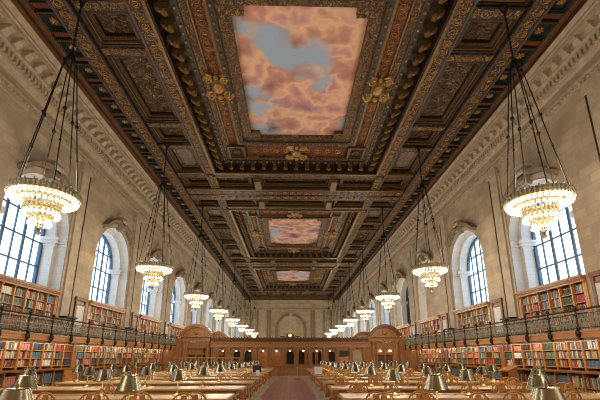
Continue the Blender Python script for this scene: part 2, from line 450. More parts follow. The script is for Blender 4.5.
# ------------------------------------------------------------------ windows
def window(k, s, yc, state):
    X = lambda u: s * (CX + u); u = WU + 1.12
    mb = MB(); a = A2
    P = arch_pts(yc, a, 4.9); Q = arch_pts(yc, a - .13, 4.9)
    for i in range(len(P) - 1):
        mb.prism([P[i], P[i + 1], Q[i + 1], Q[i]], 'X', X(u - .08), X(u + .08))
    mb.box(X(u - .1), X(u + .1), yc - a, yc + a, 4.9, 5.06)
    for q in range(-2, 3):
        y_ = yc + q * .7; w_ = .07 if q in (-1, 1) else .028
        zt = ZS + math.sqrt(max(0.01, a * a - (y_ - yc) ** 2))
        mb.box(X(u - .035), X(u + .035), y_ - w_, y_ + w_, 5.0, zt)
    for z in (6.15, 7.4, 8.6):
        h = a if z < ZS else math.sqrt(a * a - (z - ZS) ** 2)
        mb.box(X(u - .03), X(u + .03), yc - h, yc + h, z - .034, z + .034)
    o = mb.build('window_%d' % (k + 1 + (0 if s < 0 else 20)), M['blue_steel'])
    tag(o, 'tall round-arched blue steel window, %s along the %s wall' % (nth(k), side(s)), 'window', kind='structure')
    g = MB(); n = len(P); g.add([(X(u), y, z) for y, z in P], [tuple(range(n))])
    g.build('glass', M['glass'] , o, fix=False)
    if state == 'dark':
        g = MB(); g.add([(X(u + .12), y, z) for y, z in P], [tuple(range(n))]); g.build('added_dark_sheet', M['black'], o, fix=False)  # dark sheet added behind the glass so no sky shows
for s in (-1, 1):
    for k, yc in enumerate(WYC):
        if s > 0 and k == 4:
            mb = MB(); mb.prism(arch_pts(yc, A2, 4.9), 'X', s * (CX + WU + .6), s * (CX + WU + 1.2))
            tag(mb.build('trim_45', M['stone_side']), 'blind arched niche filled with stone on the right wall', 'niche', kind='structure')
            continue
        window(k, s, yc, 'dark' if (s > 0 and k == 5) else 'sky')

# ------------------------------------------------------------------ ceiling
def U(s, u): return CC + s * u * 1.04
mb = MB(); mb.box(XL - .5, XR + .5, Y0, Y1, 16.3, 16.7)
ceil = tag(mb.build('ceiling', M['ceil_dark']), 'dark coffered timber ceiling with gilded carving', 'ceiling', kind='structure')

def spiral(mb, c, r, turns, sx, sy, rad, m=0, seg=4, n=12):
    pts = []
    for i in range(n + 1):
        t_ = i / n; a = t_ * turns * 2 * pi; q = r * (1 - .8 * t_)
        pts.append((c[0] + sx * q * cos(a), c[1] + sy * q * sin(a), c[2]))
    mb.tube(pts, rad, seg, m)
def vine(mb, x, ya, yb, z, w, m=0, along='Y'):
    """running scroll of gilded carving along a band"""
    n = max(1, int(round((yb - ya) / (w * 1.15)))); st = (yb - ya) / n
    for i in range(n):
        c = ya + (i + .5) * st; q = 1 if i % 2 else -1
        pts = []
        for j in range(11):
            t_ = j / 10; a = -pi * .75 + t_ * 3.2 * pi; r = w * .46 * (1 - .72 * t_)
            p, d = r * cos(a), r * sin(a) * q
            pts.append((x + d, c + p, z) if along == 'Y' else (c + p, x + d, z))
        mb.tube(pts, w * .042, 4, m)
        e = (x - q * w * .3, c + st * .5, z) if along == 'Y' else (c + st * .5, x - q * w * .3, z)
        mb.ball(e, w * .075, 5, 4, m)

tn = [70]
def trim(mb, mats, label, cat='ceiling moulding'):
    tn[0] += 1
    return tag(mb.build('trim_%d' % tn[0], mats), label, cat, kind='structure')
YE = 88.6
for s in (-1, 1):
    mb = MB()
    mb.box(U(s, 11.2), U(s, 10.12), Y0, Y1, 14.86, 15.2, 0)            # outer wood moulding
    mb.box(U(s, 10.2), U(s, 10.13), Y0, Y1, 14.8, 15.0, 1)
    mb.box(U(s, 10.5), U(s, 10.4), Y0, Y1, 14.82, 15.0, 2)
    mb.box(U(s, 10.2), U(s, 9.2), Y0, Y1, 15.0, 15.2, 3)             # ground of the rosette row
    trim(mb, [M['ceil_brown'], M['gold_dull'], M['ceil_dark'], M['ceil_violet']], 'brown wooden border along the %s edge of the ceiling' % side(s))
    mb = MB()
    mb.box(U(s, 9.26), U(s, 8.62), Y0, Y1, 14.72, 15.9, 0)            # scroll beam
    mb.box(U(s, 9.3), U(s, 9.2), Y0, Y1, 14.68, 14.8, 1); mb.box(U(s, 8.68), U(s, 8.58), Y0, Y1, 14.68, 14.8, 1)
    vine(mb, U(s, 8.94), 5, 60, 14.7, .46, 2)
    mb.box(U(s, 8.62), U(s, 8.45), Y0, Y1, 14.95, 15.9, 3); mb.box(U(s, 8.5), U(s, 8.42), Y0, Y1, 14.92, 15.02, 4)
    trim(mb, [M['scroll'], M['ceil_violet'], M['gold'], M['ceil_dark'], M['gold_dull']], 'gilded scroll beam between the rosette row and large coffers, %s side' % side(s))
    mb = MB()
    mb.box(U(s, 6.44), U(s, 5.84), 4.8, 78.2, 14.74, 15.9, 0)
    mb.box(U(s, 6.48), U(s, 6.38), 4.8, 78.2, 14.7, 14.85, 1)
    vine(mb, U(s, 6.12), 5, 60, 14.72, .46, 2)
    mb.box(U(s, 8.45), U(s, 6.44), Y0, Y1, 15.5, 15.9, 3)             # backs of coffers
    trim(mb, [M['scroll'], M['ceil_violet'], M['gold'], M['ceil_dark']], 'inner gilded scroll band beside the central panels, %s side' % side(s))

# rosette coffers (one prototype, copied)
def rosette(mb, c, r, petals=8, m=0):
    mb.ball((c[0], c[1], c[2] - r * .1), r * .25, 8, 4, m)
    for i in range(petals):
        a = 2 * pi * i / petals
        x, y = c[0] + cos(a) * r * .58, c[1] + sin(a) * r * .58
        pts = [(c[0] + cos(a) * r * q, c[1] + sin(a) * r * q, c[2] - dz) for q, dz in ((.22, 0), (.45, r * .12), (.75, r * .15), (1, 0))]
        mb.tube(pts, .1, 5, m, [r * .08, r * .2, r * .22, r * .06])
def rosette_coffer():
    t = empty('rosette_coffer')
    mb = MB(); mb.ringframe(-.46, .46, -.52, .52, .1, -.12, .1, 0); mb.ringframe(-.36, .36, -.42, .42, .06, -.06, .1, 0)
    for i in range(11):
        for q in (-1, 1):
            mb.ball((-.42 + i * .084, q * .47, -.13), .028, 5, 3, 1)
            if 0 < i < 10: mb.ball((q * .41, -.46 + i * .092, -.13), .028, 5, 3, 1)
    mb.build('coffer_frame', [M['teal'], M['gold_dull']], t)
    mb = MB(); mb.box(-.31, .31, -.37, .37, 0.02, .12); mb.ringframe(-.27, .27, -.31, .31, .025, .0, .05)
    mb.build('panel', M['teal'], t)
    mb = MB(); rosette(mb, (0, 0, .0), .19); mb.build('rosette', M['gold'], t)
    return t
base_rc = None
for s in (-1, 1):
    i = 0; y = 5.8
    while y < 88:
        if base_rc is None: base_rc = rosette_coffer(); o = base_rc; o.location = (U(s, 9.69), y, 14.95)
        else: o = copy_tree(base_rc, (U(s, 9.69), y, 14.95))
        tag(o, 'small dark teal rosette coffer, %s from camera along the %s edge of the ceiling' % (nth(i), side(s)), 'coffer',
            'rosette coffers along the ceiling edges')
        y += 1.373; i += 1
    mb = MB(); y = 5.8 + 1.373 / 2
    while y < 88:
        mb.box(U(s, 10.08), U(s, 9.32), y - .1, y + .1, 14.93, 15.05); y += 1.373
    trim(mb, M['red_band'], 'red painted bars between the rosette coffers along the %s edge' % side(s))

# large carved coffers
def coffer(x0, x1, y0, y1, z, panel, label, group, relief='scroll', deep=.42):
    x0, x1 = min(x0, x1), max(x0, x1)
    cx, cy = (x0 + x1) / 2, (y0 + y1) / 2; t = empty('carved_coffer', (cx, cy, z)); tag(t, label, 'coffer', group)
    w, l = x1 - x0, y1 - y0
    mb = MB()
    st = ((0, .1, z, 0), (.1, .03, z + .08, 2), (.13, .09, z + .12, 0), (.22, .04, z + .16, 1), (.26, .09, z + .24, 0))
    for off, wd, zz, m in st: mb.ringframe(x0 + off, x1 - off, y0 + off, y1 - off, wd, zz, z + .6, m)
    n = int((w - .4) / .12)
    for i in range(n):
        for q in (0, 1):
            yy = y0 + .3 if q == 0 else y1 - .3
            mb.box(x0 + .22 + i * .12, x0 + .28 + i * .12, yy - .04, yy + .04, z + .2, z + .26, 1)
    n = int((l - .4) / .12)
    for i in range(n):
        for q in (0, 1):
            xx = x0 + .3 if q == 0 else x1 - .3
            mb.box(xx - .04, xx + .04, y0 + .22 + i * .12, y0 + .28 + i * .12, z + .2, z + .26, 1)
    mb.build('coffer_frame', [M['ceil_dark'], M['gold_dull'], M['gold']], t)
    mb = MB(); mb.box(x0 + .35, x1 - .35, y0 + .35, y1 - .35, z + deep, z + .62); mb.build('panel', panel, t)
    mb = MB(); zz = z + deep - .03
    iw, il = w / 2 - .42, l / 2 - .42
    if relief == 'scroll':
        rosette(mb, (cx, cy, zz), min(iw, il) * .42)
        k = max(1, int(il / .55))
        for sx in (-1, 1):
            for sy in (-1, 1):
                for q in range(k):
                    c = (cx + sx * iw * .55, cy + sy * (il * (q + .62) / (k + .1)), zz)
                    spiral(mb, c, iw * .4, 1.6, sx, sy, iw * .055)
        if il > iw * 1.6:
            for sy in (-1, 1): rosette(mb, (cx, cy + sy * il * .7, zz), iw * .3, 6)
    elif relief == 'cross':
        k = max(1, int(iw / .6)); rosette(mb, (cx, cy, zz), il * .6)
        for sx in (-1, 1):
            for q in range(k):
                for sy in (-1, 1): spiral(mb, (cx + sx * iw * (q + .65) / (k + .1), cy + sy * il * .45, zz), il * .36, 1.6, sx, sy, il * .06)
    else:
        mb.ringframe(cx - iw * .9, cx + iw * .9, cy - il * .9, cy + il * .9, .06, zz - .02, zz + .04)
        for sx in (-1, 1):
            for sy in (-1, 1): spiral(mb, (cx + sx * iw * .72, cy + sy * il * .72, zz), min(iw, il) * .2, 1.4, sx, sy, .03)
    mb.build('relief', M['gold_dull'], t)
    return t

BC = [16.85, 41.3, 65.6]; BN = ['nearest', 'middle', 'farthest']
ZB_ = 14.78
for bi, yc in enumerate(BC):
    # cross bands between the side coffers
    for s in (-1, 1):
        mb = MB()
        for v0, v1 in ((2.55, 2.95), (4.85, 5.35)):
            for q in (-1, 1):
                mb.box(U(s, 8.45), U(s, 6.44), yc + q * v0, yc + q * v1, ZB_, 15.6, 0)
                vine(mb, yc + q * (v0 + v1) / 2, min(U(s, 8.4), U(s, 6.5)), max(U(s, 8.4), U(s, 6.5)), ZB_ - .02, .3, 1, 'X')
        trim(mb, [M['scroll'], M['gold']], 'short gilded bands between the large coffers, %s side of the %s ceiling bay' % (side(s), BN[bi]))
        pos = 'on the %s side of the %s ceiling bay' % (side(s), BN[bi])
        coffer(U(s, 8.42), U(s, 6.48), yc - 2.5, yc + 2.5, ZB_ + .05, M['scroll_grey'], 'long carved coffer with gilded scrollwork ' + pos, 'long side coffers')
        for q, w_ in ((-1, 'nearer'), (1, 'farther')):
            coffer(U(s, 8.42), U(s, 6.48), yc + q * 3.0, yc + q * 4.8, ZB_ + .05, M['scroll'], '%s square coffer with gilt rosette %s' % (w_, pos), 'square side coffers') if q > 0 else \
                coffer(U(s, 8.42), U(s, 6.48), yc - 4.8, yc - 3.0, ZB_ + .05, M['scroll'], '%s square coffer with gilt rosette %s' % (w_, pos), 'square side coffers')
            a, b_ = sorted((yc + q * 5.4, yc + q * 9.0))
            coffer(U(s, 8.42), U(s, 6.48), a, b_, ZB_ + .05, M['silver_panel'], '%s corner coffer with pale silvery panel %s' % (w_, pos), 'corner coffers', 'plain')
    for q, w_ in ((-1, 'near'), (1, 'far')):
        mb = MB()
        def yb(v0, v1, *a): mb.box(U(-1, 8.45), U(1, 8.45), yc + q * v0, yc + q * v1, *a)
        yb(8.66, 9.3, 14.74, 15.7, 0); yb(11.25, 12.3, 14.62, 15.9, 2); yb(11.2, 11.3, 14.6, 14.75, 1); yb(9.26, 9.34, 14.72, 14.85, 1); yb(8.62, 8.7, 14.7, 14.85, 1)
        mb.box(U(-1, 8.45), U(1, 8.45), yc + q * 9.3, yc + q * 11.25, 15.5, 15.9, 2)
        vine(mb, yc + q * 11.75, U(-1, 8.4), U(1, 8.4), 14.6, .5, 3, 'X')
        for xx in (-2.95, 2.95):
            mb.box(CC + xx - .3, CC + xx + .3, yc + q * 9.3, yc + q * 11.25, 14.76, 15.6, 0)
            mb.prism([(CC + xx - .34, 14.78), (CC + xx + .34, 14.78), (CC + xx + .22, 14.5), (CC + xx - .22, 14.5)], 'Y', yc + q * 9.5, yc + q * 11.0, 1)
        trim(mb, [M['scroll_brown'], M['gold_dull'], M['ceil_wood'], M['gold']], '%s cross beam and bands of the %s ceiling bay' % (w_, BN[bi]))
        a, b_ = sorted((yc + q * 9.36, yc + q * 11.2))
        pos = 'at the %s end of the %s ceiling bay' % (w_, BN[bi])
        coffer(U(-1, 2.6), U(1, 2.6), a, b_, ZB_ + .05, M['tan_panel'] if q < 0 else M['scroll_brown'], 'wide central cross coffer ' + pos, 'cross coffers', 'plain' if q < 0 else 'cross')
        for s in (-1, 1):
            coffer(U(s, 8.4), U(s, 3.3), a, b_, ZB_ + .05, M['scroll_brown'], '%s cross coffer with gilded scrolls %s' % (side(s), pos), 'cross coffers', 'cross')
    # central frame ---------------------------------------------------------
    t = empty('mural_frame', (CC, yc, 15.3)); tag(t, 'gilded carved frame surrounding the %s ceiling sky painting' % BN[bi], 'ceiling frame', 'mural frames')
    X = lambda x: CC + x
    mb = MB(); mb.ringframe(X(-6.08), X(6.08), yc - 8.66, yc + 8.66, .14, 14.66, 15.5, 0); mb.ringframe(X(-5.94), X(5.94), yc - 8.52, yc + 8.52, .06, 14.74, 15.5, 1)
    mb.build('rail', [M['gold_dull'], M['ceil_dark']], t)
    mb = MB(); mb.ringframe(X(-5.88), X(5.88), yc - 8.46, yc + 8.46, .8, 15.22, 15.9, 0)
    mb.build('soffit', M['ceil_dark'], t)
    def console(name='console_bracket'):
        m_ = MB()
        pr = [(.0, .46), (.0, .0), (.1, -.03), (.22, .02), (.36, .16), (.5, .2), (.58, .3), (.58, .46)]
        m_.prism([(x, z) for x, z in pr], 'Y', -.11, .11, 0)
        m_.tube([(.12, -.13, .06), (.12, .13, .06)], .075, 8, 1); m_.tube([(.47, -.12, .27), (.47, .12, .27)], .05, 8, 1)
        m_.ball((.3, 0, .1), .06, 6, 4, 1)
        return m_.build(name, [M['gold_dull'], M['gold']], t)
    # parts are local to the frame
    spots = []
    ns = 21
    for i in range(ns):
        y = -8.0 + 16.0 * i / (ns - 1)
        spots += [(-5.28, y, pi), (5.28, y, 0)]
    for i in range(13):
        x = -4.7 + 9.4 * i / 12
        spots += [(x, -7.88, -pi / 2), (x, 7.88, pi / 2)]
    pb = None
    for (x, y, rz) in spots:
        if pb is None:
            # built about the world origin, so undo the frame offset
            pb = console(); pb.data.transform(Matrix.Translation(t.location)); o = pb
        else: o = pb.copy(); COL.objects.link(o); o.parent = t
        o.location = (x, y, -.55 + .02); o.rotation_euler = (0, 0, rz)
    for (ux, vy_, r, nm) in ((5.06, 7.7, .075, 'outer'), (3.62, 5.28, .065, 'inner')):
        mb = MB(); mb.ringframe(X(-ux - .14), X(ux + .14), yc - vy_ - .14, yc + vy_ + .14, .28, 15.2, 15.9, 0)
        n = int(2 * vy_ / .42)
        for i in range(n + 1):
            y = yc - vy_ + 2 * vy_ * i / n
            for q in (-1, 1): mb.ball((X(q * ux), y, 15.17), r * (1 if i % 2 else .6), 6, 4, 1)
        n = int(2 * ux / .42)
        for i in range(1, n):
            for q in (-1, 1): mb.ball((X(-ux + 2 * ux * i / n), yc + q * vy_, 15.17), r * (1 if i % 2 else .6), 6, 4, 1)
        o = mb.build('bead_moulding', [M['olive'], M['gold']], t)
    mb = MB()
    mb.ringframe(X(-4.94), X(4.94), yc - 7.58, yc + 7.58, .34, 15.26, 15.9, 0); mb.ringframe(X(-4.6), X(4.6), yc - 7.4, yc + 7.4, .1, 15.32, 15.9, 1)
    mb.ringframe(X(-3.9), X(3.9), yc - 5.6, yc + 5.6, .12, 15.28, 15.9, 1)
    mb.build('moulding', [M['scroll_fine'], M['gold_dull']], t)
    mb = MB()
    for q in (-1, 1): mb.box(X(q * 3.75), X(q * 4.55), yc - 5.6, yc + 5.6, 15.42, 15.9, 0)
    mb.box(X(-4.55), X(4.55), yc - 7.35, yc - 5.45, 15.43, 15.9, 0); mb.box(X(-4.55), X(4.55), yc + 5.45, yc + 7.35, 15.43, 15.9, 0)
    for q in (-1, 1):
        vine(mb, X(q * 4.19), yc - 5.0, yc + 5.0, 15.4, .42, 1); vine(mb, yc + q * 6.5, X(-3.2), X(3.2), 15.4, .6, 1, 'X')
    mb.build('relief_panel', [M['scroll_red'], M['gold']], t)
    for sx in (-1, 1):
        for sy in (-1, 1):
            mb = MB(); x0, x1 = sorted((X(sx * 3.5), X(sx * 4.7))); y0, y1 = sorted((yc + sy * 5.75, yc + sy * 7.35))
            mb.ringframe(x0, x1, y0, y1, .16, 15.2, 15.6, 0); mb.box(x0 + .16, x1 - .16, y0 + .16, y1 - .16, 15.38, 15.7, 1)
            mb.ringframe(x0 + .16, x1 - .16, y0 + .16, y1 - .16, .05, 15.3, 15.5, 2)
            rosette(mb, ((x0 + x1) / 2, (y0 + y1) / 2, 15.36), .3, 8, 2)
            mb.build('corner_panel', [M['ceil_wood'], M['ceil_dark'], M['gold_dull']], t)
    # cartouches: shield with scrolls
    for (x, y, rz) in ((-4.19, 0, 0), (4.19, 0, 0), (0, 6.5, 0), (0, -6.5, 0)):
        mb = MB(); c = (X(x), yc + y, 15.3); k = 1.0
        mb.ball(c, .46, 12, 8, 0, (.9, 1.25, .45)); mb.ball((c[0], c[1], c[2] - .1), .33, 10, 6, 1, (.85, 1.2, .5))
        for sx in (-1, 1):
            for sy in (-1, 1):
                spiral(mb, (c[0] + sx * .42, c[1] + sy * .5, c[2] - .05), .26, 1.5, sx, sy, .07, 1, 5)
            mb.tube([(c[0] + sx * .2, c[1] + .75, c[2]), (c[0] + sx * .5, c[1] + .9, c[2] - .08), (c[0] + sx * .72, c[1] + .6, c[2] - .05), (c[0] + sx * .6, c[1] + .3, c[2])], .08, 5, 1)
            mb.tube([(c[0] + sx * .2, c[1] - .75, c[2]), (c[0] + sx * .42, c[1] - .95, c[2] - .08), (c[0] + sx * .6, c[1] - .7, c[2])], .07, 5, 1)
        mb.ball((c[0], c[1] + .72, c[2] - .08), .17, 8, 5, 1); mb.ball((c[0], c[1] - .72, c[2] - .06), .14, 8, 5, 1)
        mb.build('cartouche', [M['gold_dull'], M['gold']], t)
    # inner carved border with stepped corners
    mb = MB()
    mb.ringframe(X(-3.46), X(3.46), yc - 5.16, yc + 5.16, .4, 15.3, 15.9, 0); [mb.box(X(q * 3.1), X(q * 2.9), yc - 4.8, yc + 4.8, 15.305, 15.9, 0) for q in (-1, 1)]
    for sx in (-1, 1):
        for sy in (-1, 1): mb.box(X(sx * 3.1), X(sx * 2.35), yc + sy * 4.82, yc + sy * 4.25, 15.31, 15.9, 0)
    mb.ringframe(X(-3.5), X(3.5), yc - 5.16, yc + 5.16, .05, 15.26, 15.9, 1)
    mb.build('carved_border', [M['scroll_fine'], M['gold_dull']], t)
    mb = MB(); mb.box(X(-3.1), X(3.1), yc - 4.85, yc + 4.85, 15.55, 15.68)
    o = mb.build('ceiling_painting', M['mural'], loc=None)
    tag(o, '%s ceiling painting of pink and blue clouds' % {0: 'largest and nearest', 1: 'middle of three', 2: 'smallest and farthest'}[bi], 'painting', 'sky paintings on the ceiling')
# far end strip of the ceiling
mb = MB(); mb.box(U(-1, 8.45), U(1, 8.45), 78.0, Y1, 15.3, 15.9, 0); mb.box(U(-1, 8.6), U(1, 8.6), 85.2, 86.2, 14.7, 15.5, 1); mb.box(U(-1, 10.8), U(1, 10.8), 89.3, Y1, 14.75, 15.5, 2)
trim(mb, [M['ceil_dark'], M['scroll_brown'], M['ceil_brown']], 'dark end strip of the ceiling against the far wall')
for i in range(5):
    x0 = U(-1, 8.3) + i * 3.34
    coffer(x0, x0 + 3.2, 78.4, 84.9, ZB_, M['scroll_brown'], '%s coffer from the left in the farthest ceiling row' % nth(i), 'end coffers', 'scroll')
mb = MB(); mb.box(U(-1, 10.8), U(1, 10.8), Y0, 4.7, 14.8, 15.5)
trim(mb, M['ceil_dark'], 'dark plain ceiling strip over the near end of the hall')

# ------------------------------------------------------------------ chandeliers
def chandelier(detail):
    t = empty('chandelier')
    top = 14.9; zr = 6.62        # built about z of ring; world z then placed by location (0 = floor level)
    mb = MB(); mb.lathe([(0, 14.78), (.15, 14.78), (.15, 14.72), (.12, 14.66), (.08, 14.6), (.05, 14.45), (0, 14.45)], 14); mb.box(-1.0, 1.0, -.05, .05, 14.75, 14.82); mb.build('ceiling_rose', M['iron'], t)
    mb = MB(); mb.tube([(0, 0, 14.6), (0, 0, 12.25)], .028, 6)
    z = 14.4
    while z > 12.3: mb.ball((0, 0, z), .055, 6, 4); z -= .22
    mb.build('chain', M['iron'], t)
    mb = MB(); mb.lathe([(0, 12.35), (.08, 12.3), (.14, 12.15), (.22, 11.98), (.22, 11.88), (.12, 11.8), (0, 11.8)], 12)
    for i in range(6):
        a = 2 * pi * i / 6; mb.ball((.26 * cos(a), .26 * sin(a), 11.85), .07, 6, 4)
    mb.build('hanger_crown', M['iron'], t)
    for i in range(6):
        a = 2 * pi * (i + .25) / 6
        mb = MB(); p0 = (.26 * cos(a), .26 * sin(a), 11.85); p1 = (1.12 * cos(a), 1.12 * sin(a), zr + .15)
        mb.tube([p0, p1], .024, 6)
        for q in ((.42,) if i % 2 else (.5,)):
            c = [p0[j] + (p1[j] - p0[j]) * q for j in range(3)]; mb.ball(c, .085, 6, 4)
            c = [p0[j] + (p1[j] - p0[j]) * (q + .25) for j in range(3)]; mb.ball(c, .05, 6, 4)
        mb.build('suspension_rod', M['iron'], t)
    SEG = 36 if detail else 24
    # gallery band with crystal drops
    mb = MB(); mb.lathe([(1.16, zr + .2), (1.22, zr + .22), (1.22, zr + .17), (1.18, zr + .02), (1.12, zr + .04), (1.12, zr + .18)], SEG, closed=True)
    for i in range(24):
        a = 2 * pi * i / 24; mb.ball((1.22 * cos(a), 1.22 * sin(a), zr + .25), .035, 5, 4)
    mb.build('gallery_band', M['bronze_mesh'], t)
    mb = MB()
    for i in range(48):
        a = 2 * pi * i / 48
        mb.ball((1.25 * cos(a), 1.25 * sin(a), zr + .12), .06, 5, 4, 0, (1, 1, 1.4)); mb.ball((1.25 * cos(a), 1.25 * sin(a), zr + .01), .045, 5, 4)
    mb.build('crystal_fringe', M['crystal'], t)
    # stepped bowls
    def bowl(r0, r1, z, h, nm):
        m_ = MB(); m_.lathe([(r1, z + .05), (r0, z + .05), (r0 + .02, z), (r1, z - .02)], SEG, closed=True)
        m_.build(nm + '_plate', M['brass'], t)
        m_ = MB(); n = max(12, int(r1 * 40))
        for i in range(n):
            a = 2 * pi * i / n
            for q in range(3): m_.ball((r1 * cos(a), r1 * sin(a), z - .06 - q * h / 3), h * .16, 5, 4, 0, (1, 1, 1.3))
        m_.build(nm + '_crystals', M['crystal'], t)
    bowl(1.16, .88, zr, .12, 'outer'); bowl(.88, .62, zr - .14, .34, 'middle'); bowl(.62, .38, zr - .5, .26, 'lower'); bowl(.38, .16, zr - .78, .2, 'bottom')
    mb = MB(); mb.lathe([(0, zr - .9), (.14, zr - .92), (.17, zr - .98), (.08, zr - 1.06), (.06, zr - 1.12), (.1, zr - 1.18), (.05, zr - 1.27), (0, zr - 1.3)], 10)
    mb.build('finial', M['bronze'], t)
    # bulbs
    rings = ((1.13, zr - .09, 36, .068), (.84, zr - .2, 26, .062), (.6, zr - .6, 20, .06), (.36, zr - .9, 13, .056))
    if detail:
        bp = {}
        for r, z, n, br in rings:
            for i in range(n):
                a = 2 * pi * i / n
                if not bp:
                    m_ = MB(); m_.ball((0, 0, 0), .06, 8, 6); m_.lathe([(.022, .05), (.026, .1), (0, .1)], 6); o = m_.build('bulb', M['bulb'], t, True); bp[0] = o
                else: o = bp[0].copy(); COL.objects.link(o); o.parent = t
                o.location = (r * cos(a), r * sin(a), z); k = br / .06; o.scale = (k, k, k)
    else:
        for r, z, n, br in rings:
            m_ = MB()
            for i in range(n):
                a = 2 * pi * i / n; m_.ball((r * cos(a), r * sin(a), z), br * 1.05, 6, 4)
            m_.build('bulb_ring', M['bulb'], t, True)
    done = set()
    for ch in t.children:                      # bring the whole fitting to its real diameter of about two metres
        ch.location.x *= .82; ch.location.y *= .82
        if ch.data.name in done or ch.name.startswith('bulb') and detail: continue
        done.add(ch.data.name)
        if ch.name.startswith(('chain', 'ceiling_rose')): continue
        for v in ch.data.vertices: v.co.x *= .82; v.co.y *= .82
    return t
cd_, cp_ = chandelier(True), chandelier(False)
used = {}
for s in (-1, 1):
    for k in range(9):
        y = 11.5 + 10.2 * (k - 1)
        if k == 0: y = 1.3
        x = -8.0 if s < 0 else 8.2
        det = k == 1
        src = cd_ if det else cp_
        if id(src) not in used: o = src; o.location = (x, y, 0); used[id(src)] = 1
        else: o = copy_tree(src, (x, y, 0))
        nm = 'overhead, first behind the camera on the %s' % side(s) if k == 0 else '%s from the camera in the %s row' % (nth(k - 1), side(s))
        tag(o, 'lit tiered crystal chandelier, ' + nm, 'chandelier', 'chandeliers')
        L = bpy.data.lights.new('chandelier_light', 'POINT'); L.energy = CH_W; L.color = (1, .88, .70); L.shadow_soft_size = .45
        lo = bpy.data.objects.new('chandelier_light', L); COL.objects.link(lo); lo.location = (x, y, 5.1)
        L = bpy.data.lights.new('chandelier_uplight', 'POINT'); L.energy = UP_W; L.color = (1, .86, .66); L.shadow_soft_size = .45
        lo = bpy.data.objects.new('chandelier_uplight', L); COL.objects.link(lo); lo.location = (x, y, 7.7)

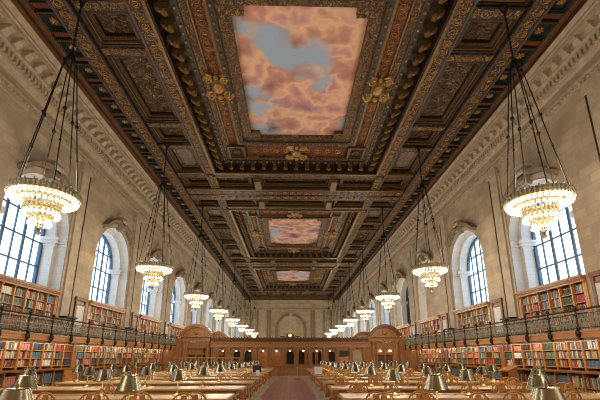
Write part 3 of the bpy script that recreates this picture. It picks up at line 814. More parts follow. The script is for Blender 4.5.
# ------------------------------------------------------------------ galleries
def yzframe(mb, x0, x1, y0, y1, z0, z1, w, m=0):
    mb.box(x0, x1, y0, y1, z0, z0 + w, m); mb.box(x0, x1, y0, y1, z1 - w, z1, m)
    mb.box(x0, x1, y0, y0 + w, z0 + w, z1 - w, m); mb.box(x0, x1, y1 - w, y1, z0 + w, z1 - w, m)
def ux(s, u): return s * (CX + u)
gi = 0
for s in (-1, 1):
    t = empty('gallery_balcony', (ux(s, 11.4), 40, 2.4)); sd = side(s)
    tag(t, 'wooden gallery balcony with bronze lattice railing along the %s wall' % sd, 'balcony', 'gallery balconies')
    ya, yb = 3.0, 88.0
    mb = MB(); mb.box(ux(s, 11.05), ux(s, 11.2), ya, yb, 2.38, 2.62); mb.box(ux(s, 11.02), ux(s, 11.2), ya, yb, 2.58, 2.62); mb.box(ux(s, 11.03), ux(s, 11.2), ya, yb, 2.36, 2.40)
    mb.build('fascia', M['oak_gold'], t)
    mb = MB(); mb.box(ux(s, 11.05), ux(s, WU), ya, yb, 2.62, 2.67); mb.box(ux(s, 11.2), ux(s, 11.95), ya, yb, 2.5, 2.62)
    mb.build('deck', M['stone_trim'], t)
    mb = MB(); mb.box(ux(s, 11.1), ux(s, 11.3), ya, yb, 2.3, 2.37); mb.box(ux(s, 11.2), ux(s, 11.95), ya, yb, 2.36, 2.5); mb.build('bronze_band', M['bronze_mesh'], t)
    mb = MB(); mb.tube([(ux(s, 11.08), ya, 3.44), (ux(s, 11.08), yb, 3.44)], .04, 8); mb.box(ux(s, 11.06), ux(s, 11.1), ya, yb, 3.24, 3.27); mb.box(ux(s, 11.06), ux(s, 11.1), ya, yb, 2.72, 2.75)
    mb.build('top_rail', M['bronze'], t)
    first = None; y = (16.6 if s < 0 else 14.73) - 1.65 * 7
    while y < yb - 1.7:
        if first is None:
            m1 = MB(); c = (ux(s, 11.05), y, 0)
            m1.tube([(c[0], y, 2.36), (c[0], y, 3.5)], .038, 8); m1.ball((c[0] - s * .05, y, 2.52), .12, 10, 6, 0, (.9, .8, 1.4)); m1.ball((c[0], y, 2.34), .07, 8, 5)
            m1.ball((c[0], y, 3.52), .075, 8, 5); m1.lathe([(.05, 2.7), (.085, 2.74), (.05, 2.8)], 8, c); m1.lathe([(.05, 3.2), (.08, 3.25), (.05, 3.3)], 8, c)
            po = m1.build('post', M['bronze'], t, True)
            m2 = MB()
            n = 15
            for i in range(n):
                q = y + .09 + (1.65 - .18) * i / (n - 1); m2.box(c[0] - .008, c[0] + .008, q - .009, q + .009, 2.74, 3.25)
            for i in range(8):
                q0 = y + .05 + i * .19
                for dq in (.22, -.22):
                    a, b_ = (q0, q0 + .22) if dq > 0 else (q0 + .22, q0)
                    m2.prism([(a - .008, 2.75), (a + .008, 2.75), (b_ + .008, 3.24), (b_ - .008, 3.24)], 'X', c[0] - .006, c[0] + .006)
            for z in (2.9, 3.08, 3.35): m2.box(c[0] - .01, c[0] + .01, y, y + 1.65, z - .012, z + .012)
            pa = m2.build('lattice_panel', M['bronze_mesh'], t)
            first = y; lp, la = po.location.copy(), pa.location.copy()
        else:
            for src in (po, pa):
                o = src.copy(); COL.objects.link(o); o.parent = t; o.location = (0, y - first, 0)
        y += 1.65
    # fill strips added under the gallery edge to brighten the shelves
    for k in range(6):
        L = bpy.data.lights.new('shelf_fill_light', 'AREA'); L.shape = 'RECTANGLE'; L.size = .06; L.size_y = 7.2; L.energy = SHELF_W; L.color = (1, .9, .74)
        lo = bpy.data.objects.new('shelf_fill_light', L); COL.objects.link(lo); lo.location = (ux(s, 11.14), 5.6 + 7.8 * k + 3.9, 2.29)
        lo.rotation_euler = (0, -s * radians(38), 0)
    # doors on the gallery and book stands
    for k in range(2, 7):
        yd = WYC[k] - 3.85; X = lambda u: ux(s, u)
        if yd > 48: continue
        mb = MB()
        mb.box(X(11.9), X(11.8), yd, yd + .14, 2.67, 4.9); mb.box(X(11.9), X(11.8), yd + 1.0, yd + 1.14, 2.67, 4.9)
        mb.box(X(11.9), X(11.78), yd - .04, yd + 1.18, 4.72, 4.92); mb.box(X(11.9), X(11.82), yd, yd + 1.14, 4.45, 4.53); mb.box(X(11.9), X(11.82), yd + .14, yd + 1.0, 2.67, 2.95)
        dn = mb.build('door_%d' % (k + (0 if s < 0 else 20)), M['walnut'])
        tag(dn, 'narrow %s gallery door in a dark wood frame, %s along the %s wall' % ('brown' if (s < 0 and k == 4) else 'pale panelled', nth(k - 2), sd), 'door', kind='structure')
        mb = MB(); mb.box(X(11.88), X(11.84), yd + .14, yd + 1.0, 2.95, 4.45); yzframe(mb, X(11.84), X(11.82), yd + .24, yd + .9, 3.05, 4.35, .05)
        mb.build('panel', M['walnut'] if (s < 0 and k == 4) else M['tan_panel'] if k > 5 else M['stone_pale_daylit'], dn)
        ys = WYC[k] + 2.75
        st = empty('folding_stand', (X(11.35), ys, 2.67)); tag(st, 'small folding stand with dark top on the %s gallery after the %s window' % (sd, nth(k - 2)), 'stand', 'folding stands on the galleries')
        mb = MB(); mb.box(X(11.2), X(11.6), ys - .5, ys + .5, 3.62, 3.66); mb.box(X(11.22), X(11.58), ys - .48, ys + .48, 3.58, 3.62); mb.build('top', M['iron'], st)
        for q in (-1, 1):
            for a in (11.26, 11.54):
                mb = MB(); mb.prism([(ys - q * .4 - .025, 2.67), (ys - q * .4 + .025, 2.67), (ys + q * .4 + .025, 3.58), (ys + q * .4 - .025, 3.58)], 'X', X(a) + q * .02, X(a) + q * .02 + .03)
                mb.build('leg', M['walnut'], st)

# ------------------------------------------------------------------ bookcases and books
BOOKS = []
SETS = [0, 7, 6, 2, 9, 13, 0, 3, 6, 1, 7, 8, 9]
def fill(s, y0, y1, z, h, uf, where, seed):
    r = random.Random(seed); uni = r.random() < .42; c0 = r.choice(SETS); hh0 = r.uniform(.78, .93)
    y = y0 + .015; far = y0 > 30; n = 0
    palette = [r.randrange(14) for _ in range(5)] + [4, 5, 0, 7, 6, 10, 3]
    while True:
        tk = r.uniform(.05, .075) if uni else r.uniform(.028, .075)
        if far: tk *= 1.6
        if y + tk > y1 - .01: break
        if r.random() < .03 and not uni: y += r.uniform(.05, .15); continue
        c = c0 if uni else r.choice(palette); hh = h * (hh0 if uni else r.uniform(.74, .98))
        BOOKS.append((s, y + tk / 2, z, tk * .96, hh, uf + r.uniform(0, .03), r.uniform(.17, .22), c, where, n)); n += 1
        y += tk
seed = 1
for s in (-1, 1):
    sd = side(s); X = lambda u: ux(s, u)
    # lower wall bookcases, one unit per window bay
    for k in range(0, 4):
        y0 = 5.6 + BAY * k; y1 = y0 + BAY if k < 3 else 35.4
        t = empty('wall_bookcase', (X(11.5), (y0 + y1) / 2, 0)); which = nth(k)
        tag(t, 'oak bookcase unit full of books below the %s gallery, %s from the camera end' % (sd, which), 'bookcase', 'wall bookcases below the galleries')
        g = .006
        mb = MB(); mb.box(X(11.84), X(11.88), y0 + g, y1 - g, 0, 2.3); mb.build('back_panel_or_dark_sheet', M['walnut'], t)
        mb = MB(); mb.box(X(11.3), X(11.84), y0 + g, y1 - g, 0, .1); mb.build('plinth', M['walnut'], t)
        mb = MB(); mb.box(X(11.15), X(11.84), y0 + g, y1 - g, 1.06, 1.12); mb.box(X(11.2), X(11.3), y0 + g, y1 - g, 1.02, 1.06); mb.build('counter', M['oak'], t)
        for a, b_ in ((y0 + g, y0 + .2), (y1 - .2, y1 - g)):
            mb = MB(); mb.box(X(11.42), X(11.84), a, b_, 1.12, 2.3); mb.box(X(11.24), X(11.84), a, b_, .1, 1.02); mb.build('side_panel', M['oak'], t)
        n = 9; w = (y1 - y0 - .4) / n
        for i in range(1, n):
            q = y0 + .2 + w * i
            mb = MB(); mb.box(X(11.43), X(11.84), q - .028, q + .028, 1.12, 2.3); mb.box(X(11.42), X(11.45), q - .04, q + .04, 1.12, 2.3); mb.build('divider', M['oak_gold'], t)
            mb = MB(); mb.box(X(11.25), X(11.84), q - .028, q + .028, .1, 1.02); mb.build('lower_divider', M['oak'], t)
        for z in (1.26, 1.61, 1.96, 2.28): 
            mb = MB(); mb.box(X(11.44), X(11.84), y0 + .2, y1 - .2, z - .035, z); mb.build('shelf', M['oak_gold'], t)
        for z in (.14, .5, .82)[:2]:
            mb = MB(); mb.box(X(11.27), X(11.84), y0 + .2, y1 - .2, z - .035, z); mb.build('shelf', M['oak'], t)
        panel = 8 if (s < 0 and k == 1) else None
        if panel is not None:
            mb = MB(); q = y0 + .2 + w * panel; mb.box(X(11.22), X(11.26), q - .06, q + w + .1, .1, 1.02); yzframe(mb, X(11.19), X(11.22), q, q + w, .2, .95, .06)
            o = mb.build('door', M['oak_gold'], t); m2 = MB(); m2.ball((X(11.19), q + .1, .6), .025, 6, 4); m2.build('knob', M['brass'], o)
        for i in range(n):
            q0 = y0 + .2 + w * i + .03; q1 = y0 + .2 + w * (i + 1) - .03
            for ri, z in enumerate((1.96, 1.61, 1.26)):
                seed += 1; fill(s, q0, q1, z, .31, 11.47, ('%s shelf' % ['top', 'second', 'third'][ri], 'section %d' % (i + 1), '%s %s lower bookcase' % (which, sd)), seed)
            if i != panel:
                for ri, z in enumerate((.5, .14)):
                    seed += 1; fill(s, q0, q1, z, .34 if z < .4 else .44, 11.3, ('%s shelf under the counter' % ['upper', 'lower'][ri], 'section %d' % (i + 1), '%s %s lower bookcase' % (which, sd)), seed)
    # upper bookcases in the window bays
    for k in range(1, 6):
        yc = WYC[k]; which = nth(k - 1)
        t = empty('window_bookcase', (X(12.1), yc, ZB)); tag(t, 'oak bookcase under the %s window of the %s wall, on the gallery' % (nth(k), sd), 'bookcase', 'bookcases under the windows')
        a = A1 - .02
        z0 = 2.68
        mb = MB(); mb.box(X(12.3), X(12.36), yc - a, yc + a, z0, 4.66); mb.build('back_panel_or_dark_sheet', M['walnut'], t)
        mb = MB(); mb.box(X(11.78), X(12.38), yc - a, yc + a, 4.66, 4.76); mb.box(X(11.72), X(12.38), yc - a, yc + a, 4.76, 4.82); mb.box(X(11.66), X(12.38), yc - a, yc + a, 4.82, 4.92)
        mb.build('cornice', M['oak'], t)
        n = 6; w = (2 * a - .2) / n
        for i in range(n + 1):
            q = yc - a + .1 + w * i; hw = .1 if i in (0, n) else .02
            mb = MB(); mb.box(X(11.86), X(12.3), q - hw, q + hw, z0, 4.66); mb.box(X(11.85), X(11.87), q - .028, q + .028, z0, 4.66)
            mb.ball((X(11.84), q, 4.63), .06, 6, 4); mb.build('divider', M['oak_gold'], t)
        zs = (4.26, 3.86, 3.46, 3.06, 2.74)
        for z in zs:
            mb = MB(); mb.box(X(11.88), X(12.3), yc - a + .1, yc + a - .1, z - .035, z); mb.build('shelf', M['oak'], t)
        for i in range(n):
            q0 = yc - a + .1 + w * i + .035; q1 = q0 + w - .07
            for ri, z in enumerate(zs):
                seed += 1; fill(s, q0, q1, z, .37 if z > 3 else .28, 11.92, ('%s shelf' % ['top', 'second', 'third', 'fourth', 'bottom'][ri], 'section %d' % (i + 1), '%s %s gallery bookcase' % (which, sd)), seed)

def book_mesh(c):
    m_ = MB()
    sp = [(-.5, .08), (-.36, .02), (0, 0), (.36, .02), (.5, .08), (.5, 1), (.4, 1), (.4, .12), (-.4, .12), (-.4, 1), (-.5, 1)]
    # orientation: y = thickness, x = depth away from the hall, z = height
    m_.prism([(d, y) for y, d in sp], 'Z', 0, 1, 0)
    m_.box(.12, .96, -.4, .4, .03, .95, 1)
    for z in (.16, .8): m_.prism([(-.012, -.3), (-.012, .3), (.03, .4), (.03, -.4)], 'Z', z, z + .025, 2)
    o = m_.build('book', [BM[c], M['paper'], M['gold']])
    return o
def shows(b):
    s, y, z, tk, h, u, d, c, wh, n = b
    p = px(ux(s, u), y, z + h / 2)
    if p is None or not (3 < p[0] < 597 and 3 < p[1] < 398): return 0
    a = tk * h / p[2] ** 2 * (abs(ux(s, u)) / p[2])
    if 'gallery' in wh[2] and z < 3.4: a *= .35
    if z < .45: a *= .6
    return a
order = sorted(range(len(BOOKS)), key=lambda i: -shows(BOOKS[i]))
single = set(order[:300]); protos = {}; rest = MB()
for i, b in enumerate(BOOKS):
    s, y, z, tk, h, u, d, c, wh, n = b
    if i in single:
        if c not in protos: protos[c] = book_mesh(c); o = protos[c]
        else: o = protos[c].copy(); COL.objects.link(o)
        o.location = (ux(s, u), y, z); o.scale = (d, tk, h); o.rotation_euler = (0, 0, 0 if s > 0 else pi)
        tag(o, '%s book, %s on %s, %s, %s' % (BOOK_NAME[c], nth(n), wh[0], wh[1], wh[2]), 'book', 'books in the wall bookcases')
    else:
        rest.box(ux(s, u), ux(s, u + d), y - tk / 2, y + tk / 2, z, z + h, c)
tag(rest.build('library_books', BM, fix=False), 'rows of further library books filling the remaining shelves of both walls', 'books', kind='stuff')

# ------------------------------------------------------------------ wooden delivery screen
def screen(name, Y, label, rear=False):
    t = empty(name, (-.1, Y, 0)); tag(t, label, 'wooden screen')
    c = -.1; W = M['screen']; D = M['screen_dark']
    mb = MB(); xl, xr = -7.35, 7.2
    mb.box(xl, xr, Y, Y + .3, 0, .8); mb.box(xl, xr, Y - .12, Y + .35, .8, .88); mb.box(xl, xr, Y - .05, Y, 0, .14)
    x = xl + .1
    while x < xr - 1.2: mb.ringframe(x, x + 1.1, Y - .03, Y + .02, .08, .2, .74) if False else mb.prism([(x, .2), (x + 1.1, .2), (x + 1.1, .74), (x, .74)], 'Y', Y - .03, Y); x += 1.25
    mb.build('counter', W, t)
    P = 1.25; arches = [k for k in range(-5, 6) if k != 4]
    mb = MB(); n = 10; ow = .43; zs_, zt = 1.95, 2.5
    for k in range(-6, 6):
        xa = c + P * k; top = zt
        if k in (-6,):
            mb.box(xa - P / 2, xa + P / 2, Y, Y + .22, .88, zt); continue
        mb.box(xa - P / 2, xa - ow, Y, Y + .22, .88, zt); mb.box(xa + ow, xa + P / 2, Y, Y + .22, .88, zt)
        if k in (4,): mb.box(xa - ow, xa + ow, Y, Y + .22, 2.25, zt); continue
        pts = [(xa - ow * cos(pi * i / n), zs_ + ow * sin(pi * i / n)) for i in range(n + 1)]
        for A, B in zip(pts, pts[1:]): mb.prism([A, B, (B[0], zt), (A[0], zt)], 'Y', Y, Y + .22)
    mb.box(c + P * 5.5, xr, Y, Y + .22, .88, zt)
    mb.build('arcade', W, t)
    for k in range(-6, 6):
        xa = c + P * k + P / 2
        mb = MB(); mb.box(xa - .12, xa + .12, Y - .1, Y, .88, 2.42); mb.box(xa - .16, xa + .16, Y - .13, Y, .88, 1.02); mb.box(xa - .16, xa + .16, Y - .13, Y, 2.36, 2.5)
        mb.prism([(xa - .05, 1.1), (xa + .05, 1.1), (xa + .05, 2.3), (xa - .05, 2.3)], 'Y', Y - .12, Y - .1); mb.build('pilaster', W, t)
        if k < 5 and k != 3:
            m2 = MB(); xk = xa + P / 2; m2.prism([(xk - .07, 2.34), (xk + .07, 2.34), (xk + .1, 2.5), (xk - .1, 2.5)], 'Y', Y - .08, Y); m2.build('keystone', D, t)
    mb = MB(); mb.box(xl, xr, Y - .14, Y + .3, 2.5, 2.62); mb.box(xl, xr, Y - .06, Y + .3, 2.62, 2.92); mb.box(xl, xr, Y - .2, Y + .3, 2.92, 3.0)
    mb.build('entablature', M['oak'], t)
    mb = MB(); mb.box(xl, xr, Y - .1, Y + .3, 3.0, 3.28); mb.box(xl, xr, Y - .26, Y + .35, 3.28, 3.36)
    x = xl + .1
    while x < xr: mb.box(x, x + .12, Y - .2, Y - .1, 3.1, 3.27); mb.ball((x + .06, Y, 3.4), .055, 5, 4); x += .26
    mb.build('cornice', D, t)
    # segmental pedimented portals at both ends
    for q, pc in ((-1, -8.72), (1, 8.72)):
        xa, xb = pc - 1.3, pc + 1.3
        for x in (xa + .22, xb - .22):
            mb = MB(); mb.box(x - .26, x + .26, Y - .3, Y + .3, 0, .9); mb.lathe([(0, .9), (.24, .9), (.25, .98), (.2, 1.04), (.19, 1.8), (.165, 2.75), (.2, 2.78), (.2, 2.84), (.25, 2.98), (.25, 3.05), (0, 3.05)], 14, (x, Y - .1, 0))
            mb.build('column', W, t)
        mb = MB(); mb.box(xa, xb, Y - .32, Y + .3, 3.05, 3.22); mb.box(xa, xb, Y - .26, Y + .3, 3.22, 3.4); mb.box(xa - .08, xb + .08, Y - .42, Y + .3, 3.4, 3.5)
        mb.build('portal_entablature', W, t)
        mb = MB(); n = 16; hw = 1.38; rise = .95; Rr = (hw * hw + rise * rise) / (2 * rise); zc = 3.5 + rise - Rr; a0 = math.asin(hw / Rr)
        arc = lambda r: [(pc + r * sin(-a0 + 2 * a0 * i / n), zc + r * cos(-a0 + 2 * a0 * i / n)) for i in range(n + 1)]
        A, B, C_ = arc(Rr), arc(Rr + .16), arc(Rr - .14)
        for i in range(n):
            mb.prism([A[i], A[i + 1], B[i + 1], B[i]], 'Y', Y - .48, Y + .3); mb.prism([C_[i], C_[i + 1], A[i + 1], A[i]], 'Y', Y - .36, Y + .3)
        mb.build('pediment', D if q > 0 else W, t)
        mb = MB(); mb.prism([p for p in C_ if p[1] > 3.5] + [(pc + 1.2, 3.5), (pc - 1.2, 3.5)], 'Y', Y - .15, Y + .2)
        mb.ball((pc, Y - .18, 3.85), .2, 10, 6, 0, (1.2, .5, 1))
        mb.build('tympanum', W, t)
        mb = MB(); mb.box(xa + .5, xb - .5, Y - .05, Y + .2, 2.5, 2.95); mb.box(xa + .4, xb - .4, Y - .16, Y + .2, 2.4, 2.52); mb.box(xa + .45, xb - .45, Y - .1, Y + .2, 1.86, 2.0); mb.box(xa + .6, xb - .6, Y + .06, Y + .16, 1.99, 2.41)
        mb.box(xa + .45, xa + .62, Y, Y + .2, 0, 2.4); mb.box(xb - .62, xb - .45, Y, Y + .2, 0, 2.4); mb.box(pc - .07, pc + .07, Y, Y + .2, 0, 1.9)
        mb.build('portal_frame', W, t)
        for x in (pc - .42, pc + .42):
            mb = MB(); mb.box(x - .3, x + .3, Y + .1, Y + .16, .05, 1.85); mb.ringframe(x - .34, x + .34, Y + .08, Y + .12, .06, .1, 1.8) if False else mb.prism([(x - .22, 1.0), (x + .22, 1.0), (x + .22, 1.7), (x - .22, 1.7)], 'Y', Y + .07, Y + .1)
            mb.build('portal_door', D, t)
        mb = MB(); e = xa if q < 0 else xb
        mb.box(e + q * .5, e + q * 1.96, Y - .06, Y + .2, 0, 2.28); mb.box(e, e + q * .55, Y - .1, Y + .3, 0, 3.05); mb.box(e, e + q * .6, Y - .2, Y + .3, 3.05, 3.3); mb.build('side_panel', W, t)
        mb = MB(); e2 = xb if q < 0 else xa
        mb.box(e2, xl if q < 0 else xr, Y, Y + .22, .0, 3.0); mb.build('link_panel', W, t)
    # clock in the centre of the cornice
    mb = MB(); n = 14; mb.prism([(c - .55, 3.36), (c + .55, 3.36)] + [(c + .42 * cos(pi * i / n), 3.4 + .42 * sin(pi * i / n)) for i in range(n + 1)], 'Y', Y - .3, Y + .1)
    for q in (-1, 1): mb.tube([(c + q * .5, Y - .1, 3.5), (c + q * .75, Y - .1, 3.44), (c + q * .9, Y - .1, 3.52)], .07, 6)
    ck = mb.build('clock_case', D, t)
    mb = MB(); mb.prism([(c + .15 * cos(2 * pi * i / 18), 3.58 + .15 * sin(2 * pi * i / 18)) for i in range(18)], 'Y', Y - .34, Y - .3); mb.build('dial', M['clock_face'], ck)
    mb = MB(); mb.box(c - .012, c + .012, Y - .36, Y - .34, 3.58, 3.70); mb.box(c, c + .1, Y - .36, Y - .34, 3.57, 3.59); mb.build('hands', M['black'], ck)
    # fillings of the openings
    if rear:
        mb = MB(); mb.box(xl, xr, Y + .25, Y + .3, .8, 2.6); mb.build('back_panel_or_dark_sheet', M['void'], t)  # dark sheet added to stand for the unlit depth behind the arches
    if not rear:
        for k in (-2, -1, 5):
            xa = c + P * k; mb = MB()
            mb.box(xa - .42, xa + .42, Y + .12, Y + .16, .88, 2.38) if k == 5 else mb.box(xa - .55, xa + .55, Y + 1.6, Y + 1.66, .0, 2.6)
            mb.build('window_panel' if k == 5 else 'inner_panel', M['pale_glass'] if k == 5 else M['oak'], t)
        xa = c + P * 4; mb = MB(); mb.box(xa - .43, xa + .43, Y + .05, Y + .1, 1.72, 2.22); mb.build('display_board', M['green_screen'], t)
        mb = MB(); mb.box(xa - .43, xa + .43, Y + .05, Y + .2, 1.6, 1.68); mb.box(xa - .43, xa + .43, Y + .05, Y + .1, .88, 1.6); mb.build('board_shelf', M['oak_gold'], t)
        for k in [-5, -4, -3, -2, -1, 0, 1, 2, 3]:
            xa = c + P * k
            l = empty('arch_lamp', (xa, Y + .45, 2.2)); tag(l, 'small white globe lamp hanging in the %s arch of the wooden screen from the left' % nth(k + 5), 'lamp', 'lamps in the screen arches')
            mb = MB(); mb.tube([(xa, Y + .45, 2.2), (xa, Y + .45, 2.5), (xa, Y + .2, 2.55)], .015, 5); mb.build('bracket', M['brass'], l)
            mb = MB(); mb.ball((xa, Y + .45, 2.2), .075, 10, 6, 0, (1.15, 1, .8)); mb.build('globe', M['glow_small'], l, True)
            L = bpy.data.lights.new('arch_light', 'POINT'); L.energy = 5; L.color = (1, .78, .5); L.shadow_soft_size = .12
            lo = bpy.data.objects.new('arch_light', L); COL.objects.link(lo); lo.location = (xa, Y + .7, 2.05)
        for x in (8.25, 9.15):
            l = empty('arch_lamp', (x, Y - .05, 2.2)); tag(l, 'small white globe lamp on the %s side of the right portal' % ('left' if x < 8.5 else 'right'), 'lamp', 'lamps in the right portal')
            mb = MB(); mb.tube([(x, Y, 2.38), (x, Y - .1, 2.34), (x, Y - .12, 2.28)], .015, 5); mb.build('bracket', M['brass'], l)
            mb = MB(); mb.ball((x, Y - .12, 2.2), .1, 10, 6, 0, (1.4, 1, .8)); mb.build('globe', M['glow_small'], l, True)
    return t
SY = 36.0
screen('delivery_screen', SY, 'long wooden screen with arcade, clock and two pedimented portals across the hall')
screen('rear_screen', 46.5, 'second wooden screen behind the first, only its pediments rising above', True)

# ------------------------------------------------------------------ reading tables, lamps, chairs
def rbox(mb, x0, x1, y0, y1, z0, z1, r=.02, m=0):
    mb.prism([(y0 + r, z0), (y1 - r, z0), (y1, z0 + r), (y1, z1 - r), (y1 - r, z1), (y0 + r, z1), (y0, z1 - r), (y0, z0 + r)], 'X', x0, x1, m)
TL, TW = 7.0, 1.2
def table():
    t = empty('reading_table')
    mb = MB(); rbox(mb, -TL / 2, TL / 2, -TW / 2, TW / 2, .71, .77, .022); mb.build('tabletop', M['oak_table'], t)
    mb = MB(); mb.ringframe(-TL / 2 + .2, TL / 2 - .2, -TW / 2 + .12, TW / 2 - .12, .04, .59, .71); mb.build('apron', M['oak'], t)
    for x in (-TL / 2 + .38, 0, TL / 2 - .38):
        for y in (-.36, .36):
            mb = MB(); mb.box(x - .09, x + .09, y - .09, y + .09, .1, .16); mb.lathe([(0, .16), (.1, .16), (.07, .2), (.09, .3), (.1, .42), (.06, .5), (.09, .56), (.09, .6), (0, .6)], 10, (x, y, 0)); mb.box(x - .08, x + .08, y - .08, y + .08, .56, .6)
            mb.build('leg', M['oak'], t)
        mb = MB(); rbox(mb, x - .11, x + .11, -.5, .5, 0, .11, .03); mb.box(x - .05, x + .05, -.3, .3, .59, .71); mb.build('foot', M['oak'], t)
    mb = MB(); mb.box(-TL / 2 + .38, TL / 2 - .38, -.04, .04, .16, .28); mb.build('stretcher', M['oak'], t)
    mb = MB(); mb.tube([(-TL / 2 + .9, 0, .80), (TL / 2 - .9, 0, .80)], .012, 6)
    for x in (-2.4, -.8, .8, 2.4): mb.tube([(x, 0, .77), (x, 0, .8)], .012, 6)
    mb.build('brass_rail', M['brass'], t)
    return t
def lamp():
    t = empty('table_lamp')
    mb = MB(); mb.lathe([(0, 0), (.11, 0), (.115, .015), (.09, .03), (.04, .045), (.03, .07), (0, .07)], 18); mb.build('base', M['brass'], t, True)
    mb = MB(); mb.lathe([(.016, .06), (.016, .13), (.03, .15), (.016, .17), (.014, .46), (.022, .48), (.012, .5), (0, .5)], 10); mb.build('stem', M['brass'], t, True)
    mb = MB(); mb.lathe([(.206, .335), (.21, .343), (.2, .365), (.118, .574), (.117, .577), (.115, .581), (.111, .584), (.107, .586), (.02, .594), (.0, .595)], 28); mb.build('lamp_shade', M['brass_shade'], t, True)
    mb = MB(); mb.lathe([(.2, .345), (.1, .57), (0, .57)], 28); mb.build('shade_lining', M['shade_in'], t, True)
    mb = MB(); mb.lathe([(.012, .59), (.018, .615), (.008, .632), (.014, .645), (0, .655)], 8); mb.build('finial', M['brass'], t, True)
    mb = MB(); mb.ball((0, 0, .43), .035, 8, 6, 0, (1, 1, 1.4)); mb.build('bulb', M['glow_small'], t, True)
    return t
def chair():
    t = empty('reading_chair'); W = M['oak_chair']
    mb = MB(); pts = [(.24 * cos(a) * (1.0 if sin(a) < 0 else 1.06), .23 * sin(a)) for a in [2 * pi * i / 16 for i in range(16)]]
    mb.prism(pts, 'Z', .43, .47); mb.prism([(x * .93, y * .93) for x, y in pts], 'Z', .47, .478); mb.build('seat', W, t)
    for sx in (-1, 1):
        for sy in (-1, 1):
            mb = MB(); mb.tube([(sx * .15, sy * .14, .43), (sx * .185, sy * .175, .2), (sx * .21, sy * .2, 0)], .02, 6, 0, [.018, .025, .016]); mb.build('leg', W, t)
    mb = MB(); mb.tube([(-.19, 0, .2), (.19, 0, .2)], .013, 6); mb.tube([(-.19, .18, .18), (-.19, -.18, .18)], .013, 6); mb.tube([(.19, .18, .18), (.19, -.18, .18)], .013, 6); mb.build('stretcher', W, t)
    # arm bow: continuous horseshoe rising into a hooped back; back towards -Y
    def hoop(n, w, d, z0, z1):
        return [(w * cos(a), d * sin(a), z0 + (z1 - z0) * max(0, -sin(a)) ** 1.5) for a in [radians(-215 + 250 * i / n) for i in range(n + 1)]]
    mb = MB(); mb.tube([(-p[0], p[1], p[2]) for p in hoop(18, .28, .27, .70, .76)], .019, 6)
    for sx in (-1, 1): mb.tube([(sx * .23, .15, .70), (sx * .21, .13, .47)], .014, 6)
    mb.build('arm_bow', W, t)
    mb = MB(); mb.tube([(.225 * cos(a), -.255 - .05 * sin(a), .75 + .21 * sin(a)) for a in [pi * i / 12 for i in range(13)]], .02, 6); mb.build('crest_rail', W, t)
    mb = MB(); mb.prism([(-.06, .5), (.06, .5), (.085, .68), (.055, .92), (-.055, .92), (-.085, .68)], 'Y', -.292, -.276)
    for x in (-.13, .13): mb.tube([(x * .8, -.2, .47), (x, -.26, .74), (x, -.29, .91)], .009, 5)
    mb.build('back_splat', W, t)
    return t
T0, L0, C0 = table(), lamp(), chair()
ut = ul = uc = False
rc = random.Random(5)
for k in range(0, 11):
    yt = 3.95 + 2.75 * k
    if k == 10: yt = 31.0
    for s in (-1, 1):
        e = -1.4 if s < 0 else 1.2; xm = e + s * TL / 2; sd = side(s)
        if not ut: o = T0; ut = True
        else: o = copy_tree(T0)
        o.location = (xm, yt, 0); tag(o, 'long oak reading table %s of the aisle, %s row from the camera' % (sd, nth(k)), 'table', 'reading tables')
        for i in range(4):
            x = e + s * (1.27 + 1.75 * i) + (.09 if (k == 0 and s > 0 and i == 0) else 0)
            if not ul: o = L0; ul = True
            else: o = copy_tree(L0)
            o.location = (x, yt + rc.uniform(-.04, .04), .77); o.rotation_euler = (0, 0, rc.uniform(0, 6))
            L = bpy.data.lights.new('table_lamp_light', 'POINT'); L.energy = TABLE_W; L.color = (1, .88, .7); L.shadow_soft_size = .04
            lo = bpy.data.objects.new('table_lamp_light', L); COL.objects.link(lo); lo.location = (x, yt, 1.14)
            tag(o, 'brass lamp with conical shade, %s from the aisle on the %s %s table' % (nth(i), nth(k), sd), 'lamp', 'brass table lamps')
        for q, nm in ((-1, 'near'), (1, 'far')):
            if k == 0 and q < 0: continue
            for i in range(7):
                x = e + s * (.62 + .96 * i) + rc.uniform(-.09, .09)
                if rc.random() > (.8 if s > 0 else .75 if k < 3 and not (k == 2 and q > 0) else .1): continue
                if not uc: o = C0; uc = True
                else: o = copy_tree(C0)
                o.location = (x, yt + q * (.95 + rc.uniform(-.04, .08)), 0); o.rotation_euler = (0, 0, (0 if q < 0 else pi) + rc.uniform(-.35, .35))
                tag(o, 'bow-backed wooden armchair, %s from the aisle on the %s side of the %s %s table' % (nth(i), nm, nth(k), sd), 'chair', 'reading room armchairs')

# ------------------------------------------------------------------ odds and ends on the floor and tables
tb = 3.95 + 2.75 * 6
t = empty('computer_monitor', (-1.75, tb, .77)); tag(t, 'dark blue computer monitor on the aisle end of a left table', 'monitor')
mb = MB(); rbox(mb, -1.97, -1.53, tb - .03, tb + .03, .9, 1.22, .01); mb.build('screen_case', M['navy'], t)
mb = MB(); mb.box(-1.78, -1.72, tb - .02, tb + .05, .78, .95); mb.box(-1.87, -1.63, tb - .1, tb + .1, .77, .785); mb.build('stand', M['black'], t)
t = empty('paper_notice', (-1.72, tb - .3, .77)); tag(t, 'small white folded paper notice before the dark blue monitor', 'notice')
mb = MB(); mb.prism([(tb - .36, .77), (tb - .24, .77), (tb - .295, 1.0), (tb - .305, 1.0)], 'X', -1.78, -1.6); mb.build('paper', M['white'], t)
t = empty('notice_stand', (1.42, tb, .77)); tag(t, 'white notice board standing on the aisle end of a right table', 'notice')
mb = MB(); mb.prism([(tb - .03, .8), (tb, .8), (tb + .06, 1.16), (tb + .03, 1.16)], 'X', 1.22, 1.62); mb.build('board', M['white'], t)
mb = MB(); mb.box(1.25, 1.59, tb - .1, tb + .12, .77, .8); mb.build('foot', M['brass'], t)
t = empty('barrier_post', (.48, 30, 0)); tag(t, 'slender wooden barrier post standing in the middle of the aisle', 'post')
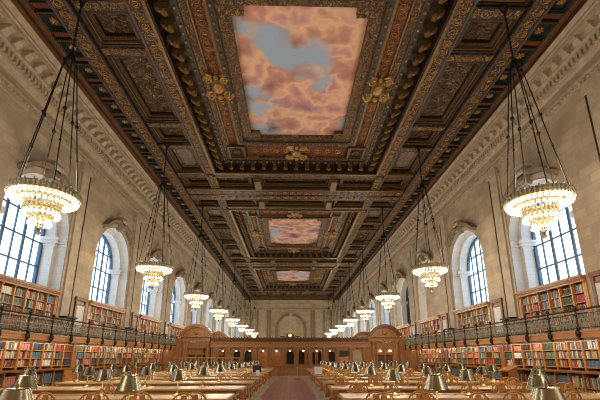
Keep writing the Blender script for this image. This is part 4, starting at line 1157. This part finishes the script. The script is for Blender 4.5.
mb = MB(); mb.lathe([(0, 0), (.17, 0), (.17, .03), (.05, .07), (0, .07)], 14, (.48, 30, 0)); mb.build('base', M['oak_gold'], t)
mb = MB(); mb.lathe([(.028, .06), (.028, .85), (.045, .87), (.045, .91), (.02, .94), (0, .94)], 10, (.48, 30, 0)); mb.build('shaft', M['oak_gold'], t)
t = empty('service_desk', (-2.4, 33.2, 0)); tag(t, 'small panelled wooden desk left of the aisle before the screen', 'desk')
mb = MB(); mb.box(-3.3, -1.55, 32.8, 33.5, 0, .8); mb.box(-3.2, -2.5, 32.77, 32.8, .15, .7); mb.box(-2.35, -1.65, 32.77, 32.8, .15, .7); mb.build('body', M['oak'], t)
mb = MB(); mb.box(-3.36, -1.5, 32.72, 33.56, .8, .85); mb.build('top', M['oak_gold'], t)
t = empty('low_barrier', (-7.2, 33.8, 0)); tag(t, 'waist-high wooden barrier with slim bars before the left end of the screen', 'barrier')
mb = MB(); mb.box(-10.0, -4.4, 33.76, 33.88, 1.54, 1.62); mb.box(-10.0, -4.4, 33.78, 33.86, .1, .2); mb.build('rail', M['oak_gold'], t)
for i in range(9):
    x = -10.0 + 5.5 * i / 8
    mb = MB(); mb.box(x, x + .1, 33.77, 33.87, 0, 1.54); mb.build('post', M['oak'], t)
mb = MB()
for i in range(56): x = -9.85 + 5.35 * i / 55; mb.tube([(x, 33.82, .2), (x, 33.82, 1.54)], .012, 4)
mb.build('bars', M['bronze_mesh'], t)
# sloping atlas stand by the right bookcase
x, y = 10.6, 19.0
t = empty('atlas_stand', (x, y, 0)); tag(t, 'sloping wooden book stand against the right bookcase', 'stand')
mb = MB(); mb.prism([(x - .22, 0), (x + .22, 0), (x + .22, 1.2), (x - .22, 1.0)], 'Y', y - .36, y - .31); mb.prism([(x - .22, 0), (x + .22, 0), (x + .22, 1.2), (x - .22, 1.0)], 'Y', y + .31, y + .36)
mb.box(x + .17, x + .22, y - .31, y + .31, .1, 1.15); mb.build('side_panel', M['oak'], t)
mb = MB(); mb.prism([(x - .27, .98), (x + .25, 1.22), (x + .25, 1.26), (x - .27, 1.02)], 'Y', y - .42, y + .42); mb.box(x - .29, x - .25, y - .42, y + .42, .98, 1.06); mb.build('sloping_top', M['oak_gold'], t)
# buildings beyond the windows
for s, m, h, ya, yb, nm in ((-1, 'facade', 26, -10, 40, 'pale tower block seen through the left windows'), (1, 'facade_blue', 13.5, 6, 30, 'low blue-grey building seen through the nearest right window')):
    t = empty('city_building', (s * 48, (ya + yb) / 2, 0)); tag(t, nm, 'building')
    mb = MB(); mb.box(s * 46, s * 58, ya, yb, -10, h); mb.box(s * 45.6, s * 58, ya, yb, h, h + .6); mb.build('body', M[m], t)
    mb = MB(); z = -4
    while z < h - 3:
        yy = ya + 1
        while yy < yb - 2: mb.box(s * 45.9, s * 46.1, yy, yy + 1.4, z, z + 2); yy += 2.8
        z += 3.6
    mb.build('window_grid', M['facade_blue'] if s < 0 else M['facade'], t)
